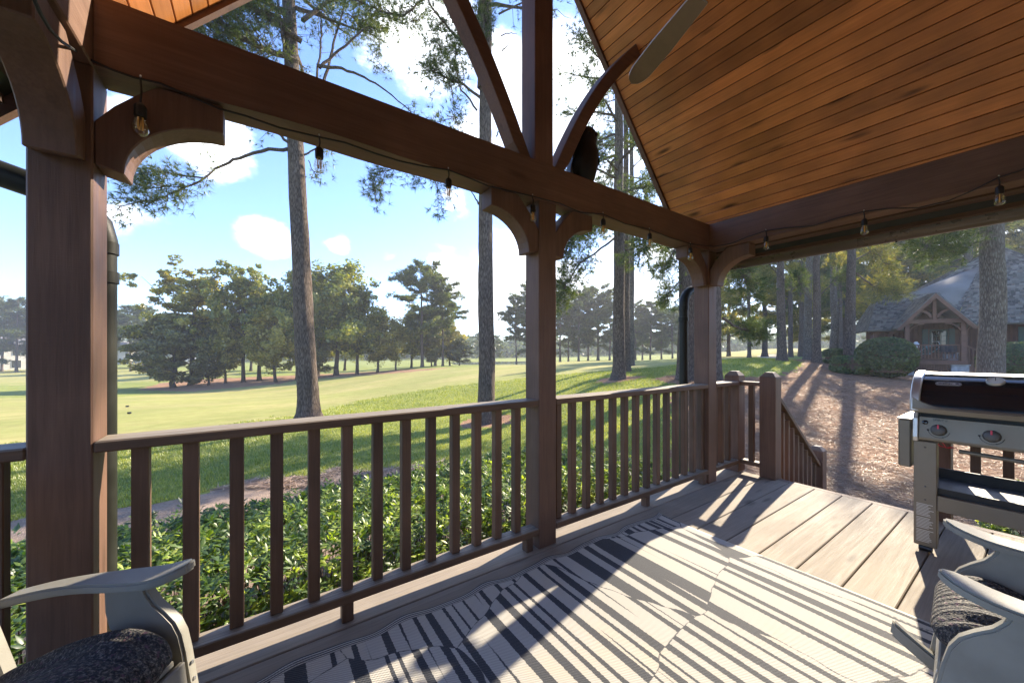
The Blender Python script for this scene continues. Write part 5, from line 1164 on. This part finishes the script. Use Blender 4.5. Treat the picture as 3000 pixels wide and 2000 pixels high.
# firebox and control panel
MB().box((3.36, GL - .02, .70), (3.77, GR + .02, .872)).build('firebox', M['black'], gr, .006)
pnl = MB().prism([(3.318, .812), (3.298, .690), (3.300, .676), (3.312, .670), (3.34, .676), (3.345, .812)], 'y', .447, GR + .03).build('control_panel', M['steel'], gr, .002)
MB().prism([(3.322, .835), (3.300, .80), (3.288, .69), (3.294, .664), (3.345, .664), (3.36, .835)], 'y', .470, .448).build('panel_end', M['alum'], pnl, .003)
def onpanel(y, z): return Vector((3.318 - (.812 - z) * .164 - .0006, y, z))
pn_ = Vector((-1, 0, .164)).normalized(); pd_ = Vector((.164, 0, 1)).normalized(); rp = Matrix(((0, pd_.x, pn_.x), (-1, 0, 0), (0, pd_.z, pn_.z))).to_euler()
for k, y in enumerate((.366, .175, -.016)):
    c = onpanel(y, .741); kb = MB().lathe([(.033, 0), (.033, .004), (.029, .010), (.027, .024), (.020, .029), (.001, .030)], 28, c, pn_).build('knob', M['darkgrey'], pnl, smooth=True)
    e = c + pd_ * .017 + pn_ * .0275; MB().add([e + Yv * a + pd_ * b + pn_ * h for h in (0, .006) for a, b in ((-.0035, -.010), (.0035, -.010), (.0035, .012), (-.0035, .012))], [(3, 2, 1, 0), (4, 5, 6, 7), (0, 1, 5, 4), (1, 2, 6, 5), (2, 3, 7, 6), (3, 0, 4, 7)]).build('pointer', M['red'], kb)
    arcp = [c + Yv * .043 * math.cos(q) + pd_ * .043 * math.sin(q) + pn_ * .0008 for q in np.linspace(R(185), R(350), 18)]
    MB().tube(arcp, .0014, 5).tube([arcp[0] - Yv * .004, arcp[0] + Yv * .004], .004, 6).tube([arcp[11] - pd_ * .003, arcp[11] + pd_ * .003], .003, 6).build('dial_mark', M['black'], pnl)
c = onpanel(.421, .779); MB().lathe([(.013, 0), (.013, .005), (.010, .006), (.010, .010), (.001, .012)], 20, c, pn_).build('igniter_button', M['enamel'], pnl, smooth=True)
text('SPIRIT II', .0165, M['black'], pnl, onpanel(.362, .798) + pn_ * .0006, rp)
# cart: legs, rail, shelf, casters
for y0, y1, x0, x1 in ((.468, .373, 3.305, 3.345), (GR + .075, GR - .02, 3.305, 3.345), (.468, .43, 3.72, 3.77), (GR + .03, GR - .01, 3.72, 3.77)):
    lg = MB().box((x0, y0, .035), (x1, y1, .665)).build('leg', M['steel'], gr, .004)
    MB().tube([((x0 + x1) / 2, y0 - .02, .02), ((x0 + x1) / 2, y1 + .02, .02)], .02, 10).build('foot', M['black'], lg)
    if x0 < 3.5 and y0 > .4:
        MB().box((x1, .376, .04), (x1 + .05, .381, .66)).build('side_flange', M['steel'], lg)
        for z in (.63, .395, .315): MB().lathe([(.005, 0), (.004, .002), (.001, .003)], 8, (x0, .42, z), (-1, 0, 0)).build('bolt', M['darkgrey'], lg)
        st_ = MB()
        for k in range(26):
            z = .285 - k * .0085 - (.006 if k > 8 else 0) - (.006 if k > 16 else 0); st_.box((x0 - .0006, .458 - .002, z), (x0, .458 - random.uniform(.05, .074), z + .0035))
        tag(st_.build('printed_lines', M['print'], lg), kind='stuff')
MB().box((3.305, .373, .262), (3.335, GR + .075, .355)).build('front_rail', M['steel'], gr, .004)
sh = MB().box((3.34, .43, .352), (3.76, GR, .366)).build('shelf', M['darkgrey'], gr)
MB().box((3.336, .43, .356), (3.350, GR, .392)).build('shelf_lip', M['black'], sh); MB().box((3.75, .43, .36), (3.765, GR, .43)).build('rear_rail', M['black'], sh)
MB().tube([(3.42, .30, .615), (3.42, -.05, .60)], .012, 10).build('gas_pipe', M['steel'], gr, smooth=True)
MB().tube([(3.36, .385, .668), (3.37, .37, .64), (3.40, .34, .628), (3.42, .31, .63), (3.41, .30, .612), (3.42, .29, .615)], .0022, 5).tube([(3.36, .36, .668), (3.38, .345, .632), (3.41, .32, .64)], .0022, 5).build('ignition_wire', M['red'], gr, smooth=True)
tb = MB().box((3.34, .482, .485), (3.74, .540, .782)).build('folding_table', M['steel'], gr, .008)
MB().box((3.335, .478, .782), (3.745, .545, .790)).build('table_edge', M['alum'], tb, .003)
for x in (3.36, 3.70): MB().box((x, .455, .755), (x + .03, .50, .775)).build('hinge', M['black'], tb)

# ================================================================== ROCKING CHAIRS
def rocker(lab, loc, rz, group, tilt=0):
    c = thing('rocking_chair', lab, 'rocking chair', loc, rz, group); c.rotation_euler = (0, -tilt, rz); c.scale = (.9,) * 3; P = M['poly']
    def B(mb, nm, bev=.006, par=c, mat=P): return mb.build(nm, mat, par, bev, local=True, seg=2)
    for s in (1, -1):
        y0 = s * .262
        V = []; n_ = 22
        for i in range(n_ + 1):
            t_ = i / n_; x = -.20 + .55 * t_; z = .600 + .030 * t_ ** 2 + .014 * math.sin(t_ * 5.0) + (.012 * max(0, t_ - .8) * 5) ; hw = .030 + .024 * (1 / (1 + math.exp(-(t_ - .55) * 9)))
            if t_ > .86: hw *= math.sqrt(max(.02, 1 - ((t_ - .86) / .145) ** 2))
            V += [(x, y0 - hw, z), (x, y0 + hw, z), (x, y0 + hw, z + .027), (x, y0 - hw, z + .027)]
        Fq = [(i * 4 + k, i * 4 + (k + 1) % 4, i * 4 + 4 + (k + 1) % 4, i * 4 + 4 + k) for i in range(n_) for k in range(4)] + [(3, 2, 1, 0), tuple(n_ * 4 + k for k in range(4))]
        o = MB().add(V, Fq).build('armrest', P, c, .006, smooth=True, local=True, seg=2)
        leg = [(.215, .618), (.222, .585), (.240, .550), (.268, .518), (.292, .485), (.306, .445), (.312, .39), (.318, .25), (.324, .06), (.225, .06), (.222, .25), (.212, .345), (.190, .40), (.160, .430), (.125, .455), (.098, .495), (.092, .545), (.098, .618)]
        l_ = MB().prism(leg, 'y', y0 - .019, y0 + .019).build('front_leg', P, c, .007, smooth=True, local=True, seg=2)
        for z in (.35, .30): MB().lathe([(.006, 0), (.005, .002), (.001, .0025)], 10, (.3165, y0, z), (1, 0, 0)).build('screw', M['screw'], l_, local=True)
        MB().lathe([(.007, 0), (.006, .002), (.001, .0025)], 10, (.265, y0 + s * .0195, .215), (0, s, 0)).build('screw', M['screw'], l_, local=True)
        rk = [(-.52 + .95 * t_, .012 + .30 * (t_ - .54) ** 2 * 2.0) for t_ in np.linspace(0, 1, 22)]
        MB().prism(rk + [(x, z + .058) for x, z in rk[::-1]], 'y', y0 - s * .045 - .018, y0 - s * .045 + .018).build('rocker', P, c, .008, local=True, seg=2)
        MB().prism([(.30, .36), (-.30, .235), (-.30, .155), (.30, .27)], 'y', y0 - s * .024 - .016, y0 - s * .024 + .016).build('seat_rail', P, c, .004, local=True)
        MB().prism([(-.12, .05), (-.18, .05), (-.21, .35), (-.375, 1.0), (-.31, 1.01), (-.145, .38)], 'y', y0 - s * .046 - .019, y0 - s * .046 + .019).build('back_post', P, c, .006, local=True)
    for k in range(6): MB().add([(.30 - k * .1 - .086, -.225, .372 - (k + .86) * .0208), (.30 - k * .1, -.225, .372 - k * .0208), (.30 - k * .1, .225, .372 - k * .0208), (.30 - k * .1 - .086, .225, .372 - (k + .86) * .0208)] + [(.30 - k * .1 - .086, -.225, .390 - (k + .86) * .0208), (.30 - k * .1, -.225, .390 - k * .0208), (.30 - k * .1, .225, .390 - k * .0208), (.30 - k * .1 - .086, .225, .390 - (k + .86) * .0208)],
        [(3, 2, 1, 0), (4, 5, 6, 7), (0, 1, 5, 4), (1, 2, 6, 5), (2, 3, 7, 6), (3, 0, 4, 7)]).build('seat_slat', P, c, .004, local=True)
    MB().box((.30, -.24, .27), (.318, .24, .372)).build('front_apron', P, c, .004, local=True)
    for k in range(5):
        y = -.17 + k * .085; MB().prism([(-.19, .34), (-.375, 1.03), (-.355, 1.035), (-.17, .345)], 'y', y - .036, y + .036).build('back_slat', P, c, .004, local=True)
    MB().prism([(-.382, .95), (-.402, 1.02), (-.382, 1.026), (-.362, .955)], 'y', -.24, .24).build('top_rail', P, c, .004, local=True)
    return c
def cushion(lab, loc, rz, parts, group, tilt=0):
    t = thing('seat_cushion', lab, 'cushion', loc, rz, group); t.rotation_euler = (0, -tilt, rz); t.scale = (.9,) * 3
    for nm, (cx, cz, lx, lz, tl, roll) in parts.items():
        V = []; na, nb = 44, 72; ct, st2 = math.cos(tl), math.sin(tl)
        for i in range(na + 1):
            u = -math.pi / 2 + math.pi * i / na
            for j in range(nb):
                v_ = 2 * math.pi * j / nb; sp_ = lambda w_, e: math.copysign(abs(w_) ** e, w_)
                y = .232 * sp_(math.sin(u), .35); k_ = abs(math.cos(u)) ** .35
                X_ = lx * k_ * sp_(math.cos(v_), .55); Z_ = lz * k_ * sp_(math.sin(v_), .8)
                puff = 1 + .17 * math.sin(y * 95 + 2 * math.sin(X_ * 6)) + .06 * math.sin(X_ * 9 + y * 4)
                Z_ *= puff; Z_ += .012 * math.sin(y * 11 + X_ * 7)
                if X_ > lx * .5: Z_ -= roll * ((X_ - lx * .5) / (lx * .5)) ** 2
                V.append((cx + X_ * ct + Z_ * st2, y, cz - X_ * st2 + Z_ * ct))
        Fq = [(i * nb + j, i * nb + (j + 1) % nb, (i + 1) * nb + (j + 1) % nb, (i + 1) * nb + j) for i in range(na) for j in range(nb)]
        MB().add(V, Fq).build(nm, M['knit'], t, smooth=True, local=True)
    return t
CH = 'grey rocking chairs on the deck'; CU = 'dark knit cushions on the rocking chairs'
PT = {'seat_pad': (.075, .425, .265, .062, -.20, .045)}
RL = ((-.485, 1.275, .0), R(-33), .12); RRt = ((1.755, -.055, .0), R(95), .12)
rocker('grey slatted rocking chair at the lower left by the big post', RL[0], RL[1], CH, RL[2])
cushion('charcoal ribbed knit cushion on the rocking chair by the left post', RL[0], RL[1], PT, CU, RL[2])
rocker('grey slatted rocking chair in front of the grill, facing the railing', RRt[0], RRt[1], CH, RRt[2])
cushion('sunlit charcoal knit cushion on the rocking chair in front of the grill', RRt[0], RRt[1], PT, CU, RRt[2])

# ================================================================== HAZE
hz = MB().box((-345, -345, -8), (345, 345, 34)).build('haze', None)
hz.data.materials.clear(); m, t, o = newmat('pale_haze'); pv = N(t, 'ShaderNodeVolumePrincipled'); pv.inputs['Color'].default_value = (.92, .95, 1, 1); pv.inputs['Density'].default_value = .0010; pv.inputs['Anisotropy'].default_value = .25
t.links.new(pv.outputs[0], o.inputs['Volume']); hz.data.materials.append(m); tag(hz, kind='stuff')
